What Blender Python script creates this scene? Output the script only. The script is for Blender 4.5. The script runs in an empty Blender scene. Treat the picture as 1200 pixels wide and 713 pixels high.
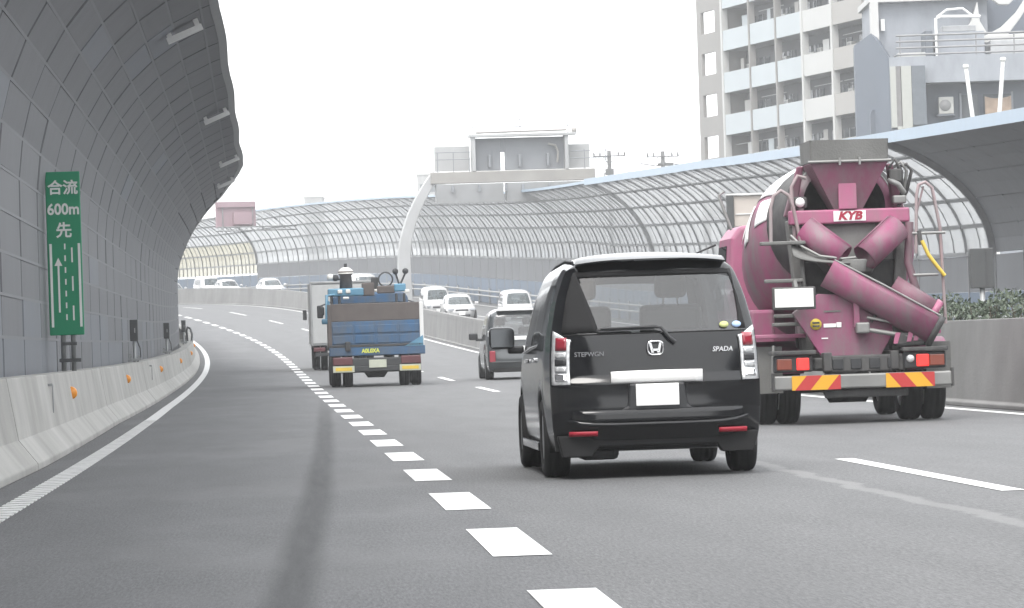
import bpy, bmesh, math, random
import numpy as np
from mathutils import Vector, Matrix

random.seed(7)
rnd = random.Random(11)
C = bpy.context.scene.collection
scn = bpy.context.scene
R_ = math.radians

# ------------------------------------------------------------------ camera
FOC, HOR, ROLL = 4700.0, 407.0, 0.03303
cam_d = bpy.data.cameras.new('camera'); cam = bpy.data.objects.new('camera', cam_d); C.objects.link(cam)
cam_d.sensor_width = 36.0; cam_d.lens = FOC / 1200.0 * 36.0
cam_d.clip_start = 0.1; cam_d.clip_end = 6000
PITCH = math.atan((HOR - 356.5) / FOC)
F = Vector((0, math.cos(PITCH), math.sin(PITCH))); U0 = Vector((0, -math.sin(PITCH), math.cos(PITCH))); R0 = Vector((1, 0, 0))
Rc = R0 * math.cos(ROLL) - U0 * math.sin(ROLL); Uc = U0 * math.cos(ROLL) + R0 * math.sin(ROLL)
cam.matrix_world = Matrix((Rc, Uc, -F)).transposed().to_4x4()
scn.camera = cam

# ------------------------------------------------------------------ sky, sun, exposure
SUN_EL, SUN_AZ = R_(58), R_(200)
w = bpy.data.worlds.new('World'); scn.world = w; w.use_nodes = True
nt = w.node_tree; nt.nodes.clear()
out = nt.nodes.new('ShaderNodeOutputWorld'); bg = nt.nodes.new('ShaderNodeBackground')
sky = nt.nodes.new('ShaderNodeTexSky'); sky.sky_type = 'NISHITA'; sky.sun_disc = False
sky.sun_elevation = SUN_EL; sky.sun_rotation = SUN_AZ; sky.dust_density = 6.0; sky.air_density = 1.0
ov = nt.nodes.new('ShaderNodeMix'); ov.data_type = 'RGBA'; ov.inputs[0].default_value = 0.9
ov.inputs[7].default_value = (10.4, 10.6, 10.8, 1)        # even overcast cloud
nt.links.new(sky.outputs[0], ov.inputs[6]); nt.links.new(ov.outputs[2], bg.inputs[0])
bg.inputs[1].default_value = 0.1
nt.links.new(bg.outputs[0], out.inputs[0])
sl = bpy.data.lights.new('sun', 'SUN'); sl.energy = 1.0; sl.angle = R_(25); sl.color = (1, 0.97, 0.93)
so = bpy.data.objects.new('sun', sl); C.objects.link(so)
so.rotation_euler = (math.pi/2 - SUN_EL, 0, math.pi - SUN_AZ)
vs = scn.view_settings
vs.view_transform = 'Standard'; vs.look = 'None'; vs.gamma = 1; vs.use_curve_mapping = False
vs.exposure = 1.45
scn.render.engine = 'CYCLES'
scn.cycles.use_denoising = True
scn.cycles.max_bounces = 8; scn.cycles.transparent_max_bounces = 24; scn.cycles.volume_bounces = 0
scn.cycles.caustics_reflective = False; scn.cycles.caustics_refractive = False

# ------------------------------------------------------------------ the road's own coordinates (s along, l to the right, z up)
_h, _d0, _x0, _th0, _k0, _k1, _k2 = 1.0372, 19.8786, -.134385, -.0548729, -.000328307, 8.38389e-6, -1.22124e-7
_S = np.arange(-120, 520.01, .25)
_a = np.clip(_S, 0, 265); _K = np.where(_S > 0, _k0 + _k1*_a + _k2*_a*_a/2, 0)
_i0 = int(np.argmin(abs(_S))); _TH = np.cumsum(_K)*.25; _TH = _TH - _TH[_i0] + _th0
_cx = np.cumsum(np.sin(_TH))*.25; _cy = np.cumsum(np.cos(_TH))*.25
_CX = _x0 + _cx - _cx[_i0]; _CY = _d0 + _cy - _cy[_i0]
def th(s): return float(np.interp(s, _S, _TH))
def zr(s):
    a = min(max(s, 0), 250.); v = -_h - .000630525*a + 1.612126e-5*a*a + 1.892086e-7*a**3
    e = min(max(s - 250, 0), 60)
    return v + .043*e - .031*e*e/120 + max(s - 310, 0)*.012
def W(s, l, z=0.0):
    t = th(s)
    return Vector((float(np.interp(s, _S, _CX)) + l*math.cos(t), float(np.interp(s, _S, _CY)) - l*math.sin(t), z + zr(s)))
def frame(s, l, z=0.0, ds=2.0):
    """matrix at a road point: local Y along the road, X to the right, Z up"""
    p = W(s, l, z); q = W(s + ds, l, z) - W(s - ds, l, z)
    y = q.normalized(); x = y.cross(Vector((0, 0, 1))).normalized(); zz = x.cross(y)
    m = Matrix((x, y, zz)).transposed().to_4x4(); m.translation = p
    return m
def interp(v, pts):
    xs = [p[0] for p in pts]; ys = [p[1] for p in pts]
    return float(np.interp(v, xs, ys))

# ------------------------------------------------------------------ materials
MATS = {}
def mat(name, col, rough=.6, metal=0.0, var=.12, scale=3.0, bump=0.0, bscale=40.0, spec=.5, coat=0.0, emit=0.0, alpha=None, dirt=None):
    m = bpy.data.materials.new(name); m.use_nodes = True
    n = m.node_tree.nodes; L = m.node_tree.links; b = n['Principled BSDF']
    tc = n.new('ShaderNodeTexCoord'); nz = n.new('ShaderNodeTexNoise'); nz.inputs['Scale'].default_value = scale; nz.inputs['Detail'].default_value = 6
    L.new(tc.outputs['Object'], nz.inputs['Vector'])
    rp = n.new('ShaderNodeValToRGB'); e = rp.color_ramp.elements
    e[0].position = .3; e[1].position = .72
    e[0].color = tuple(c*(1 - var) for c in col) + (1,); e[1].color = tuple(min(1, c*(1 + var)) for c in col) + (1,)
    L.new(nz.outputs['Fac'], rp.inputs['Fac'])
    last = rp.outputs['Color']
    if dirt:
        dcol, damt, dsc = dirt
        n2 = n.new('ShaderNodeTexNoise'); n2.inputs['Scale'].default_value = dsc; n2.inputs['Detail'].default_value = 9; n2.inputs['Roughness'].default_value = .72
        mp = n.new('ShaderNodeMapping'); mp.inputs['Scale'].default_value = (1, 1, .35)
        L.new(tc.outputs['Object'], mp.inputs['Vector']); L.new(mp.outputs[0], n2.inputs['Vector'])
        r2 = n.new('ShaderNodeValToRGB'); r2.color_ramp.elements[0].position = .40; r2.color_ramp.elements[1].position = .64
        r2.color_ramp.elements[0].color = (0, 0, 0, 1); r2.color_ramp.elements[1].color = (damt, damt, damt, 1)
        L.new(n2.outputs['Fac'], r2.inputs['Fac'])
        mx = n.new('ShaderNodeMix'); mx.data_type = 'RGBA'; L.new(r2.outputs['Color'], mx.inputs[0]); L.new(last, mx.inputs[6]); mx.inputs[7].default_value = tuple(dcol) + (1,)
        last = mx.outputs[2]
    L.new(last, b.inputs['Base Color'])
    rr = n.new('ShaderNodeMapRange'); rr.inputs['To Min'].default_value = max(.02, rough*.85); rr.inputs['To Max'].default_value = min(1, rough*1.15)
    L.new(nz.outputs['Fac'], rr.inputs['Value']); L.new(rr.outputs[0], b.inputs['Roughness'])
    b.inputs['Metallic'].default_value = metal; b.inputs['Specular IOR Level'].default_value = spec; b.inputs['Coat Weight'].default_value = coat
    b.inputs['Coat Roughness'].default_value = .05
    if bump:
        n3 = n.new('ShaderNodeTexNoise'); n3.inputs['Scale'].default_value = bscale; n3.inputs['Detail'].default_value = 4
        L.new(tc.outputs['Object'], n3.inputs['Vector'])
        bp = n.new('ShaderNodeBump'); bp.inputs['Strength'].default_value = bump; bp.inputs['Distance'].default_value = .02
        L.new(n3.outputs['Fac'], bp.inputs['Height']); L.new(bp.outputs[0], b.inputs['Normal'])
    if emit:
        L.new(last, b.inputs['Emission Color']); b.inputs['Emission Strength'].default_value = emit
    MATS[name] = m
    return m

def glass(name, tint, trans, rough=.05, body=(.5, .5, .5), translucent=0.0, ior=1.45):
    """pane: see-through share + glossy reflection, optional milky body"""
    m = bpy.data.materials.new(name); m.use_nodes = True
    n = m.node_tree.nodes; L = m.node_tree.links; n.clear()
    o = n.new('ShaderNodeOutputMaterial')
    tr = n.new('ShaderNodeBsdfTransparent'); tr.inputs[0].default_value = tuple(tint) + (1,)
    df = n.new('ShaderNodeBsdfDiffuse'); tl = n.new('ShaderNodeBsdfTranslucent')
    tc = n.new('ShaderNodeTexCoord'); nz = n.new('ShaderNodeTexNoise'); nz.inputs['Scale'].default_value = 1.3
    L.new(tc.outputs['Object'], nz.inputs['Vector'])
    rp = n.new('ShaderNodeValToRGB'); e = rp.color_ramp.elements; e[0].color = tuple(c*.85 for c in body) + (1,); e[1].color = tuple(min(1, c*1.1) for c in body) + (1,)
    L.new(nz.outputs['Fac'], rp.inputs['Fac']); L.new(rp.outputs[0], df.inputs[0]); L.new(rp.outputs[0], tl.inputs[0])
    m1 = n.new('ShaderNodeMixShader'); m1.inputs[0].default_value = translucent; L.new(df.outputs[0], m1.inputs[1]); L.new(tl.outputs[0], m1.inputs[2])
    m2 = n.new('ShaderNodeMixShader'); m2.inputs[0].default_value = trans; L.new(m1.outputs[0], m2.inputs[1]); L.new(tr.outputs[0], m2.inputs[2])
    gl = n.new('ShaderNodeBsdfGlossy'); gl.inputs['Roughness'].default_value = rough
    lw = n.new('ShaderNodeLayerWeight'); lw.inputs[0].default_value = .5            # same from both faces of the pane
    pw = n.new('ShaderNodeMath'); pw.operation = 'POWER'; pw.inputs[1].default_value = 4.0; L.new(lw.outputs['Facing'], pw.inputs[0])
    fr = n.new('ShaderNodeMath'); fr.operation = 'MULTIPLY_ADD'; fr.inputs[1].default_value = .75; fr.inputs[2].default_value = ((ior - 1)/(ior + 1))**2; L.new(pw.outputs[0], fr.inputs[0])
    m3 = n.new('ShaderNodeMixShader'); L.new(fr.outputs[0], m3.inputs[0]); L.new(m2.outputs[0], m3.inputs[1]); L.new(gl.outputs[0], m3.inputs[2])
    L.new(m3.outputs[0], o.inputs[0]); MATS[name] = m
    return m

# ------------------------------------------------------------------ mesh helpers
class MB:
    def __init__(s): s.v = []; s.f = []; s.uv = {}; s.sm = []
    def add(s, vs, fs, smooth=False, uvs=None):
        o = len(s.v); s.v += [tuple(x) for x in vs]
        for i, f in enumerate(fs):
            s.f.append(tuple(o + k for k in f)); s.sm.append(smooth)
            if uvs is not None: s.uv[len(s.f) - 1] = [uvs[k] for k in f]
        return s
    def box(s, c, d, m=None):
        x, y, z = c; a, b, e = d[0]/2, d[1]/2, d[2]/2
        vs = [Vector((x + i*a, y + j*b, z + k*e)) for k in (-1, 1) for j in (-1, 1) for i in (-1, 1)]
        if m is not None: vs = [m @ v for v in vs]
        return s.add(vs, [(0, 2, 3, 1), (4, 5, 7, 6), (0, 1, 5, 4), (2, 6, 7, 3), (0, 4, 6, 2), (1, 3, 7, 5)])
    def hexa(s, p):  # 8 points: bottom 4 ccw, top 4 ccw
        return s.add(p, [(3, 2, 1, 0), (4, 5, 6, 7), (0, 1, 5, 4), (1, 2, 6, 5), (2, 3, 7, 6), (3, 0, 4, 7)])
    def prism(s, poly, axis, a, b):
        """poly of 2d points; axis x: (y,z) ; y: (x,z); z: (x,y)"""
        def P(u, v, t): return {'x': (t, u, v), 'y': (u, t, v), 'z': (u, v, t)}[axis]
        n = len(poly); vs = [P(u, v, a) for u, v in poly] + [P(u, v, b) for u, v in poly]
        fs = [tuple(range(n))[::-1], tuple(range(n, 2*n))] + [(i, (i + 1) % n, n + (i + 1) % n, n + i) for i in range(n)]
        return s.add(vs, fs)
    def tube(s, pts, r, n=8, smooth=True, caps=True):
        pts = [Vector(p) for p in pts]; rs = r if isinstance(r, (list, tuple)) else [r]*len(pts)
        vs = []; up = None
        for i, p in enumerate(pts):
            d = (pts[min(i + 1, len(pts) - 1)] - pts[max(i - 1, 0)]).normalized()
            if up is None: up = Vector((0, 0, 1)) if abs(d.z) < .9 else Vector((1, 0, 0))
            a = d.cross(up).normalized(); b = a.cross(d).normalized(); up = b
            for k in range(n):
                t = 2*math.pi*k/n; vs.append(p + a*math.cos(t)*rs[i] + b*math.sin(t)*rs[i])
        fs = []
        for i in range(len(pts) - 1):
            for k in range(n): fs.append((i*n + k, i*n + (k + 1) % n, (i + 1)*n + (k + 1) % n, (i + 1)*n + k))
        s.add(vs, fs, smooth)
        if caps: s.add(vs[:n], [tuple(range(n))[::-1]]); s.add(vs[-n:], [tuple(range(n))])
        return s
    def lathe(s, prof, n=24, axis='x', c=(0, 0, 0), m=None, smooth=True):
        """prof: (a, r) along the axis"""
        vs = []
        for a, r in prof:
            for k in range(n):
                t = 2*math.pi*k/n; p = {'x': (a, r*math.cos(t), r*math.sin(t)), 'y': (r*math.cos(t), a, r*math.sin(t)), 'z': (r*math.cos(t), r*math.sin(t), a)}[axis]
                p = Vector(p) + Vector(c); vs.append(m @ p if m is not None else p)
        fs = [(i*n + k, i*n + (k + 1) % n, (i + 1)*n + (k + 1) % n, (i + 1)*n + k) for i in range(len(prof) - 1) for k in range(n)]
        return s.add(vs, fs, smooth)
    def grid(s, fn, us, vsn, smooth=True, uv=False, keep=None):
        o = [fn(u, v) for v in vsn for u in us]; nu = len(us)
        fs = [(j*nu + i, j*nu + i + 1, (j + 1)*nu + i + 1, (j + 1)*nu + i) for j in range(len(vsn) - 1) for i in range(nu - 1) if keep is None or keep(i, j)]
        return s.add(o, fs, smooth, [(u, v) for v in vsn for u in us] if uv else None)
    def sweep(s, prof, s0, s1, ds=2.0, closed=True, zf=None, lf=None):
        """profile of (l,z) along the road; zf(s) scales the heights"""
        n = max(1, int(math.ceil((s1 - s0)/ds))); ss = [s0 + (s1 - s0)*i/n for i in range(n + 1)]; k = len(prof)
        vs = []; uvs = []
        for q in ss:
            a = zf(q) if zf else 0; b = lf(q) if lf else 0
            for j, (l, z) in enumerate(prof): vs.append(W(q, l + b, z + a)); uvs.append((q, l + z))
        fs = []
        m = k if closed else k - 1
        for i in range(n):
            for j in range(m): fs.append((i*k + j, (i + 1)*k + j, (i + 1)*k + (j + 1) % k, i*k + (j + 1) % k))
        s.add(vs, fs, False, uvs)
        if closed:
            s.add(vs[:k], [tuple(range(k))], False, uvs[:k]); s.add(vs[-k:], [tuple(range(k))[::-1]], False, uvs[-k:])
        return s
    def mesh(s, name, mt):
        me = bpy.data.meshes.new(name); me.from_pydata(s.v, [], s.f)
        me.polygons.foreach_set('use_smooth', s.sm)
        if s.uv:
            ul = me.uv_layers.new(name='road')
            for p in me.polygons:
                u = s.uv.get(p.index)
                if u:
                    for li, q in zip(p.loop_indices, u): ul.data[li].uv = q
        bm = bmesh.new(); bm.from_mesh(me); bmesh.ops.delete(bm, geom=[v for v in bm.verts if not v.link_faces], context='VERTS'); bmesh.ops.recalc_face_normals(bm, faces=bm.faces); bm.to_mesh(me); bm.free()
        if mt is not None: me.materials.append(mt)
        return me
    def build(s, name, mt, parent=None, world=False, bevel=0.0, loc=None, seg=2, smooth_angle=None):
        return put(name, s.mesh(name, mt), parent, world, bevel, loc, seg)

INV = {}
def put(name, me, parent=None, world=False, bevel=0.0, loc=None, seg=2, matrix=None):
    o = bpy.data.objects.new(name, me); C.objects.link(o)
    if parent is not None:
        o.parent = parent
        if world: o.matrix_parent_inverse = INV[parent.name]
    if loc is not None: o.location = loc
    if matrix is not None: o.matrix_basis = matrix
    if bevel:
        b = o.modifiers.new('bevel', 'BEVEL'); b.width = bevel; b.segments = seg; b.limit_method = 'ANGLE'; b.angle_limit = R_(35)
        b.harden_normals = False
    return o
def thing(name, label, cat, matrix=None, loc=None, rz=0.0, group=None):
    o = bpy.data.objects.new(name, None); C.objects.link(o); o.empty_display_size = .3
    M = matrix if matrix is not None else (Matrix.Translation(Vector(loc or (0, 0, 0))) @ Matrix.Rotation(rz, 4, 'Z'))
    o.matrix_world = M; INV[o.name] = M.inverted()
    o['label'] = label; o['category'] = cat
    if group: o['group'] = group
    return o
def tag(o, label=None, cat=None, group=None, kind=None):
    if label: o['label'] = label
    if cat: o['category'] = cat
    if group: o['group'] = group
    if kind: o['kind'] = kind
    return o
def text_mesh(body, size, depth=.004, name='lettering', mt=None, shear=0.0, bold=0.0, sx=1.0):
    cu = bpy.data.curves.new(name, 'FONT'); cu.body = body; cu.size = size; cu.align_x = 'CENTER'; cu.align_y = 'CENTER'
    cu.extrude = depth; cu.shear = shear; cu.offset = bold
    cu.resolution_u = 3
    o = bpy.data.objects.new(name, cu); C.objects.link(o)
    dg = bpy.context.evaluated_depsgraph_get(); me = bpy.data.meshes.new_from_object(o.evaluated_get(dg))
    bpy.data.objects.remove(o); bpy.data.curves.remove(cu)
    me.transform(Matrix.Diagonal((sx, 1, 1, 1)) )
    me.transform(Matrix.Rotation(math.pi/2, 4, 'X'))     # stands upright, faces -Y
    me.materials.clear()
    if mt: me.materials.append(mt)
    me.name = name
    return me


# ------------------------------------------------------------------ ground, deck, roads
def asphalt(name, own):
    m = bpy.data.materials.new(name); m.use_nodes = True
    n = m.node_tree.nodes; L = m.node_tree.links; b = n['Principled BSDF']
    def N(t, **kw):
        x = n.new(t)
        for k, v in kw.items(): setattr(x, k, v)
        return x
    def math_(op, a, bb=None, c=None):
        x = N('ShaderNodeMath', operation=op)
        for i, q in enumerate((a, bb, c)):
            if q is None: continue
            if isinstance(q, (int, float)): x.inputs[i].default_value = q
            else: L.new(q, x.inputs[i])
        return x.outputs[0]
    def ramp(v, a, bb):
        x = N('ShaderNodeMapRange', interpolation_type='SMOOTHSTEP'); L.new(v, x.inputs[0]); x.inputs[1].default_value = a; x.inputs[2].default_value = bb
        return x.outputs[0]
    def mix(f, a, bb):
        x = N('ShaderNodeMix', data_type='RGBA')
        for i, q in ((0, f), (6, a), (7, bb)):
            if isinstance(q, (int, float)): x.inputs[i].default_value = q
            elif isinstance(q, tuple): x.inputs[i].default_value = q + (1,) if len(q) == 3 else q
            else: L.new(q, x.inputs[i])
        return x.outputs[2]
    uv = N('ShaderNodeUVMap', uv_map='road'); sp = N('ShaderNodeSeparateXYZ'); L.new(uv.outputs[0], sp.inputs[0])
    s, l = sp.outputs[0], sp.outputs[1]
    tc = N('ShaderNodeTexCoord')
    def noise(scale, vec=None, detail=5, rough=.6):
        x = N('ShaderNodeTexNoise'); x.inputs['Scale'].default_value = scale; x.inputs['Detail'].default_value = detail; x.inputs['Roughness'].default_value = rough
        L.new(vec if vec is not None else tc.outputs['Object'], x.inputs['Vector']); return x.outputs['Fac']
    def uvscaled(a, bb):
        x = N('ShaderNodeMapping'); x.inputs['Scale'].default_value = (a, bb, 1); L.new(uv.outputs[0], x.inputs['Vector']); return x.outputs[0]
    fine = noise(120, detail=3, rough=.8); mid = noise(9); big = noise(.35)
    grit = noise(1.0, uvscaled(6.5, 62), 4, .9); patchy = noise(1.0, uvscaled(.25, 1.6), 5, .65)
    long_ = noise(1.0, uvscaled(.02, 2.2)); cross = noise(1.0, uvscaled(.12, .35))
    base = mix(ramp(grit, .32, .68), (.058, .059, .061), (.170, .172, .175)) if own else mix(fine, (.10, .101, .103), (.18, .181, .183))
    base = mix(math_('MULTIPLY', ramp(mid, .35, .75), .35), base, (.118, .118, .120))
    base = mix(math_('MULTIPLY', ramp(long_, .4, .75), .30), base, (.132, .132, .135))
    if own:
        # newer, darker surfacing of the left lane, its seam wandering a little beside the block line
        wob = math_('MULTIPLY', math_('SUBTRACT', noise(1.0, uvscaled(.5, .01)), .5), .10)
        left = math_('SUBTRACT', 1.0, ramp(math_('ADD', l, wob), .30, .335))
        base = mix(math_('MULTIPLY', left, .62), base, mix(ramp(grit, .30, .70), (.062, .0635, .067), (.150, .152, .158)))
        # worn bands across the left lane
        band = math_('MULTIPLY', math_('MULTIPLY', left, ramp(cross, .50, .66)), .55)
        base = mix(band, base, (.150, .151, .154))
        # tyre / oil streak drifting to the right
        cen = math_('ADD', -.96, math_('MULTIPLY', s, .0158))
        d = math_('ABSOLUTE', math_('SUBTRACT', l, math_('ADD', cen, math_('MULTIPLY', math_('SUBTRACT', noise(1.0, uvscaled(.15, .02)), .5), .12))))
        st = math_('SUBTRACT', 1.0, ramp(d, .04, .17)); st = math_('MULTIPLY', st, math_('SUBTRACT', 1.0, ramp(s, 35, 75)))
        st = math_('MULTIPLY', st, math_('ADD', .45, math_('MULTIPLY', noise(1.0, uvscaled(.6, 14)), .7)))
        base = mix(math_('MULTIPLY', st, .95), base, (.034, .035, .037))
        # pale patched joint
        wob2 = math_('MULTIPLY', math_('SUBTRACT', noise(1.0, uvscaled(.7, .2), 6), .5), .42)
        d2 = math_('ABSOLUTE', math_('SUBTRACT', math_('ADD', l, wob2), 2.92))
        sm = math_('MULTIPLY', math_('SUBTRACT', 1.0, ramp(d2, .04, .10)), math_('SUBTRACT', 1.0, ramp(s, 14, 26)))
        base = mix(math_('MULTIPLY', sm, .55), base, (.24, .24, .238))
        # wheel tracks
        for c0 in (-2.15, .98, 2.75, 4.9, 6.9):
            d3 = math_('ABSOLUTE', math_('SUBTRACT', l, c0)); t3 = math_('SUBTRACT', 1.0, ramp(d3, .1, .55))
            base = mix(math_('MULTIPLY', t3, .16), base, (.092, .094, .097))
    dk = N('ShaderNodeMix', data_type='RGBA', blend_type='MULTIPLY'); dk.inputs[0].default_value = .5; L.new(base, dk.inputs[6]); L.new(mix(ramp(patchy, .3, .7), (.80, .80, .80), (1.12, 1.12, 1.12)), dk.inputs[7]); base = dk.outputs[2]
    L.new(base, b.inputs['Base Color'])
    rr = N('ShaderNodeMapRange'); L.new(fine, rr.inputs[0]); rr.inputs[3].default_value = .62; rr.inputs[4].default_value = .9; L.new(rr.outputs[0], b.inputs['Roughness'])
    bp = N('ShaderNodeBump'); bp.inputs['Strength'].default_value = .5; bp.inputs['Distance'].default_value = .01
    L.new(fine, bp.inputs['Height']); L.new(bp.outputs[0], b.inputs['Normal'])
    MATS[name] = m
    return m
asphalt('asphalt', True); asphalt('asphalt_opposite', False)
def concrete(name, col, streak=.35):
    m = mat(name, col, .85, var=.14, scale=1.2, bump=.25, bscale=25)
    n = m.node_tree.nodes; L = m.node_tree.links; b = n['Principled BSDF']
    uv = n.new('ShaderNodeUVMap'); uv.uv_map = 'road'; mp = n.new('ShaderNodeMapping'); mp.inputs['Scale'].default_value = (.42, .3, 1); L.new(uv.outputs[0], mp.inputs[0])
    nz = n.new('ShaderNodeTexNoise'); nz.inputs['Scale'].default_value = 1; nz.inputs['Detail'].default_value = 7; nz.inputs['Roughness'].default_value = .62; L.new(mp.outputs[0], nz.inputs['Vector'])
    rp = n.new('ShaderNodeValToRGB'); e = rp.color_ramp.elements; e[0].position = .36; e[1].position = .66
    e[0].color = (1 - streak, 1 - streak, 1 - streak*1.05, 1); e[1].color = (1 + streak*.35,)*3 + (1,)
    L.new(nz.outputs['Fac'], rp.inputs[0])
    mx = n.new('ShaderNodeMix'); mx.data_type = 'RGBA'; mx.blend_type = 'MULTIPLY'; mx.inputs[0].default_value = 1
    src = b.inputs['Base Color'].links[0].from_socket; L.new(src, mx.inputs[6]); L.new(rp.outputs[0], mx.inputs[7]); L.new(mx.outputs[2], b.inputs['Base Color'])
    return m
concrete('concrete', (.37, .365, .35), .24); concrete('concrete_median', (.21, .208, .205), .18); mat('deck', (.3, .3, .3), .9)
mat('ground', (.10, .11, .09), .95, var=.3, scale=.02)
mat('paint', (.74, .74, .73), .55, var=.06, scale=14, bump=.15, bscale=90, dirt=((.42, .42, .42), .5, 5))
mat('panel', (.142, .147, .157), .62, metal=.15, var=.08, scale=1.0, dirt=((.11, .112, .118), .5, 1.5))
mat('panel_blue', (.15, .163, .183), .6, metal=.1, var=.07, scale=.8, dirt=((.14, .14, .147), .4, 1.2))
mat('post_dark', (.085, .086, .09), .6, metal=.3)
mat('post_grey', (.30, .305, .31), .55, metal=.2)
mat('edge_metal', (.24, .245, .25), .5, metal=.3)
mat('lip', (.158, .163, .173), .6, metal=.1); mat('rib', (0.230, 0.233, 0.237), .6, metal=.2)
mat('wall_grey', (.185, .19, .20), .75, var=.08, scale=.6, dirt=((.15, .15, .158), .4, .8))
mat('wall_blue', (.165, .21, .275), .75, var=.10, scale=.6, dirt=((.17, .18, .195), .5, .8))
mat('cap_blue', (0.340, 0.416, 0.493), .5, var=.05)
mat('white_steel', (.66, .66, .65), .5, var=.06, scale=.7)
mat('rail_paint', (.36, .36, .35), .5); mat('line_base', (.15, .15, .152), .7, var=.1, scale=10); mat('orange', (.80, .30, .03), .35, var=.1, scale=30)
mat('dark_box', (0.072, 0.075, 0.076), .5)
mat('steel', (.42, .42, .42), .4, metal=.5)
mat('gantry_white', (.36, .365, .37), .6, var=.06, scale=.7, dirt=((.28, .28, .27), .4, .6))
mat('gantry_beam', (.26, .25, .235), .6, var=.12, scale=.8)
mat('gantry_grey', (.20, .21, .225), .6, var=.08, scale=.7)
mat('pink_sign', (.29, .20, .225), .6, var=.06, scale=.5)
glass('pane_clear', (.90, .91, .91), .20, .12, (.55, .555, .56), .85)
glass('pane_milky', (.93, .94, .94), .20, .12, (.44, .445, .45), .80)
glass('pane_yellow', (.95, .90, .72), .20, .12, (.47, .44, .35), .75)

g = MB(); g.add([(-920, -520, -9), (920, -520, -9), (920, 1120, -9), (-920, 1120, -9)], [(0, 1, 2, 3)])
tag(g.build('ground', MATS['ground']), kind='structure')
d = MB(); d.sweep([(-4.9, -.35), (-4.9, -1.6), (19.9, -1.6), (19.9, -.35)], -100, 440, 6)
tag(d.build('road_deck', MATS['deck']), kind='structure')
r = MB()
for (a, b_) in ((-3.9, 9.05),):
    n = 270; ss = [-100 + 2*i for i in range(n + 1)]; ls = [a + (b_ - a)*j/6 for j in range(7)]
    r.grid(lambda q, l: W(q, l, 0), ss, ls, smooth=True, uv=True)
    r.sweep([(a, -.01), (a, -.36), (b_, -.36), (b_, -.01)], -100, 440, 6)
road = r.build('road', MATS['asphalt']); tag(road, kind='structure')
OPZ = lambda s: interp(s, [(40, .15), (120, .45), (200, .6), (260, .5), (320, .35)])
r = MB(); ls = [9.3 + (19.4 - 9.3)*j/5 for j in range(6)]
r.grid(lambda q, l: W(q, l, OPZ(q) + (l - 9.3)*.008), [-100 + 3*i for i in range(181)], ls, smooth=True, uv=True)
r.sweep([(9.3, -.02), (9.3, -.36), (19.4, -.36), (19.4, .06)], -100, 440, 6, zf=OPZ)
opp = r.build('opposite_road', MATS['asphalt_opposite']); tag(opp, kind='structure')

def strip(l0, l1, s0, s1, z=.004, name='lane_marking', parent=road, mt='paint', zf=None):
    n = max(1, int((s1 - s0)/1.5)); b = MB()
    lf = l0 if callable(l0) else (lambda q: l0); rf = l1 if callable(l1) else (lambda q: l1)
    for i in range(n):
        a, c = s0 + (s1 - s0)*i/n, s0 + (s1 - s0)*(i + 1)/n
        za = z + (zf(a) if zf else 0); zc = z + (zf(c) if zf else 0)
        b.add([W(a, lf(a), za), W(a, rf(a), za), W(c, rf(c), zc), W(c, lf(c), zc)], [(0, 1, 2, 3)])
    return b.build(name, MATS[mt], parent, world=True)
INV['road'] = Matrix(); INV['opposite_road'] = Matrix()
for k in range(-1, 48):                                     # block line, 3 m blocks every 6 m
    q = (k - 2)*6.0
    strip(0.0, .295, q, q + 3.15)
mid_l = lambda q: interp(q, [(0, 3.68), (70, 3.84), (120, 3.95), (210, 4.30), (240, 4.2), (270, 3.95), (300, 3.9)])
for k in range(-1, 15):                                     # lane line, 8 m dashes every 20 m
    q = 6 + 20.2*k
    strip(lambda t: mid_l(t) - .08, lambda t: mid_l(t) + .08, q, q + 8)
el = lambda q: interp(q, [(-60, -2.95), (0, -2.97), (40, -3.08), (60, -3.12), (120, -3.04), (300, -3.0)])
strip(lambda q: el(q) - .10, lambda q: el(q) + .10, -60, 46, name='edge_line', mt='line_base')
strip(lambda q: el(q) - .10, lambda q: el(q) + .10, 46, 300, name='edge_line')
rb = MB()                                                   # raised ribs of the left edge line
q = -14.0
while q < 46:
    t = th(q)
    for c_ in (0,):
        a, e_ = W(q, el(q) - .095, .004), W(q, el(q) + .095, .004); f = Vector((math.sin(t), math.cos(t), 0))*.26
        up = Vector((0, 0, .008))
        rb.hexa([a, e_, e_ + f, a + f, a + up, e_ + up, e_ + f*.9 + up, a + f*.9 + up])
    q += .46
o = rb.build('edge_line_ribs', MATS['paint'], road, world=True); o['kind'] = 'stuff'
rl = lambda q: interp(q, [(20, 8.11), (60, 8.13), (150, 8.24), (190, 8.42), (300, 8.42)])
strip(lambda q: rl(q) - .09, lambda q: rl(q) + .09, -60, 330, name='edge_line')
strip(9.75, 9.93, 20, 380, parent=opp, name='edge_line', zf=lambda q: OPZ(q) + .004)
for k in range(20):
    strip(13.6, 13.76, 40 + 20*k, 48 + 20*k, parent=opp, zf=lambda q: OPZ(q) + .035)
strip(17.5, 17.68, 40, 400, parent=opp, name='edge_line', zf=lambda q: OPZ(q) + .066)

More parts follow.
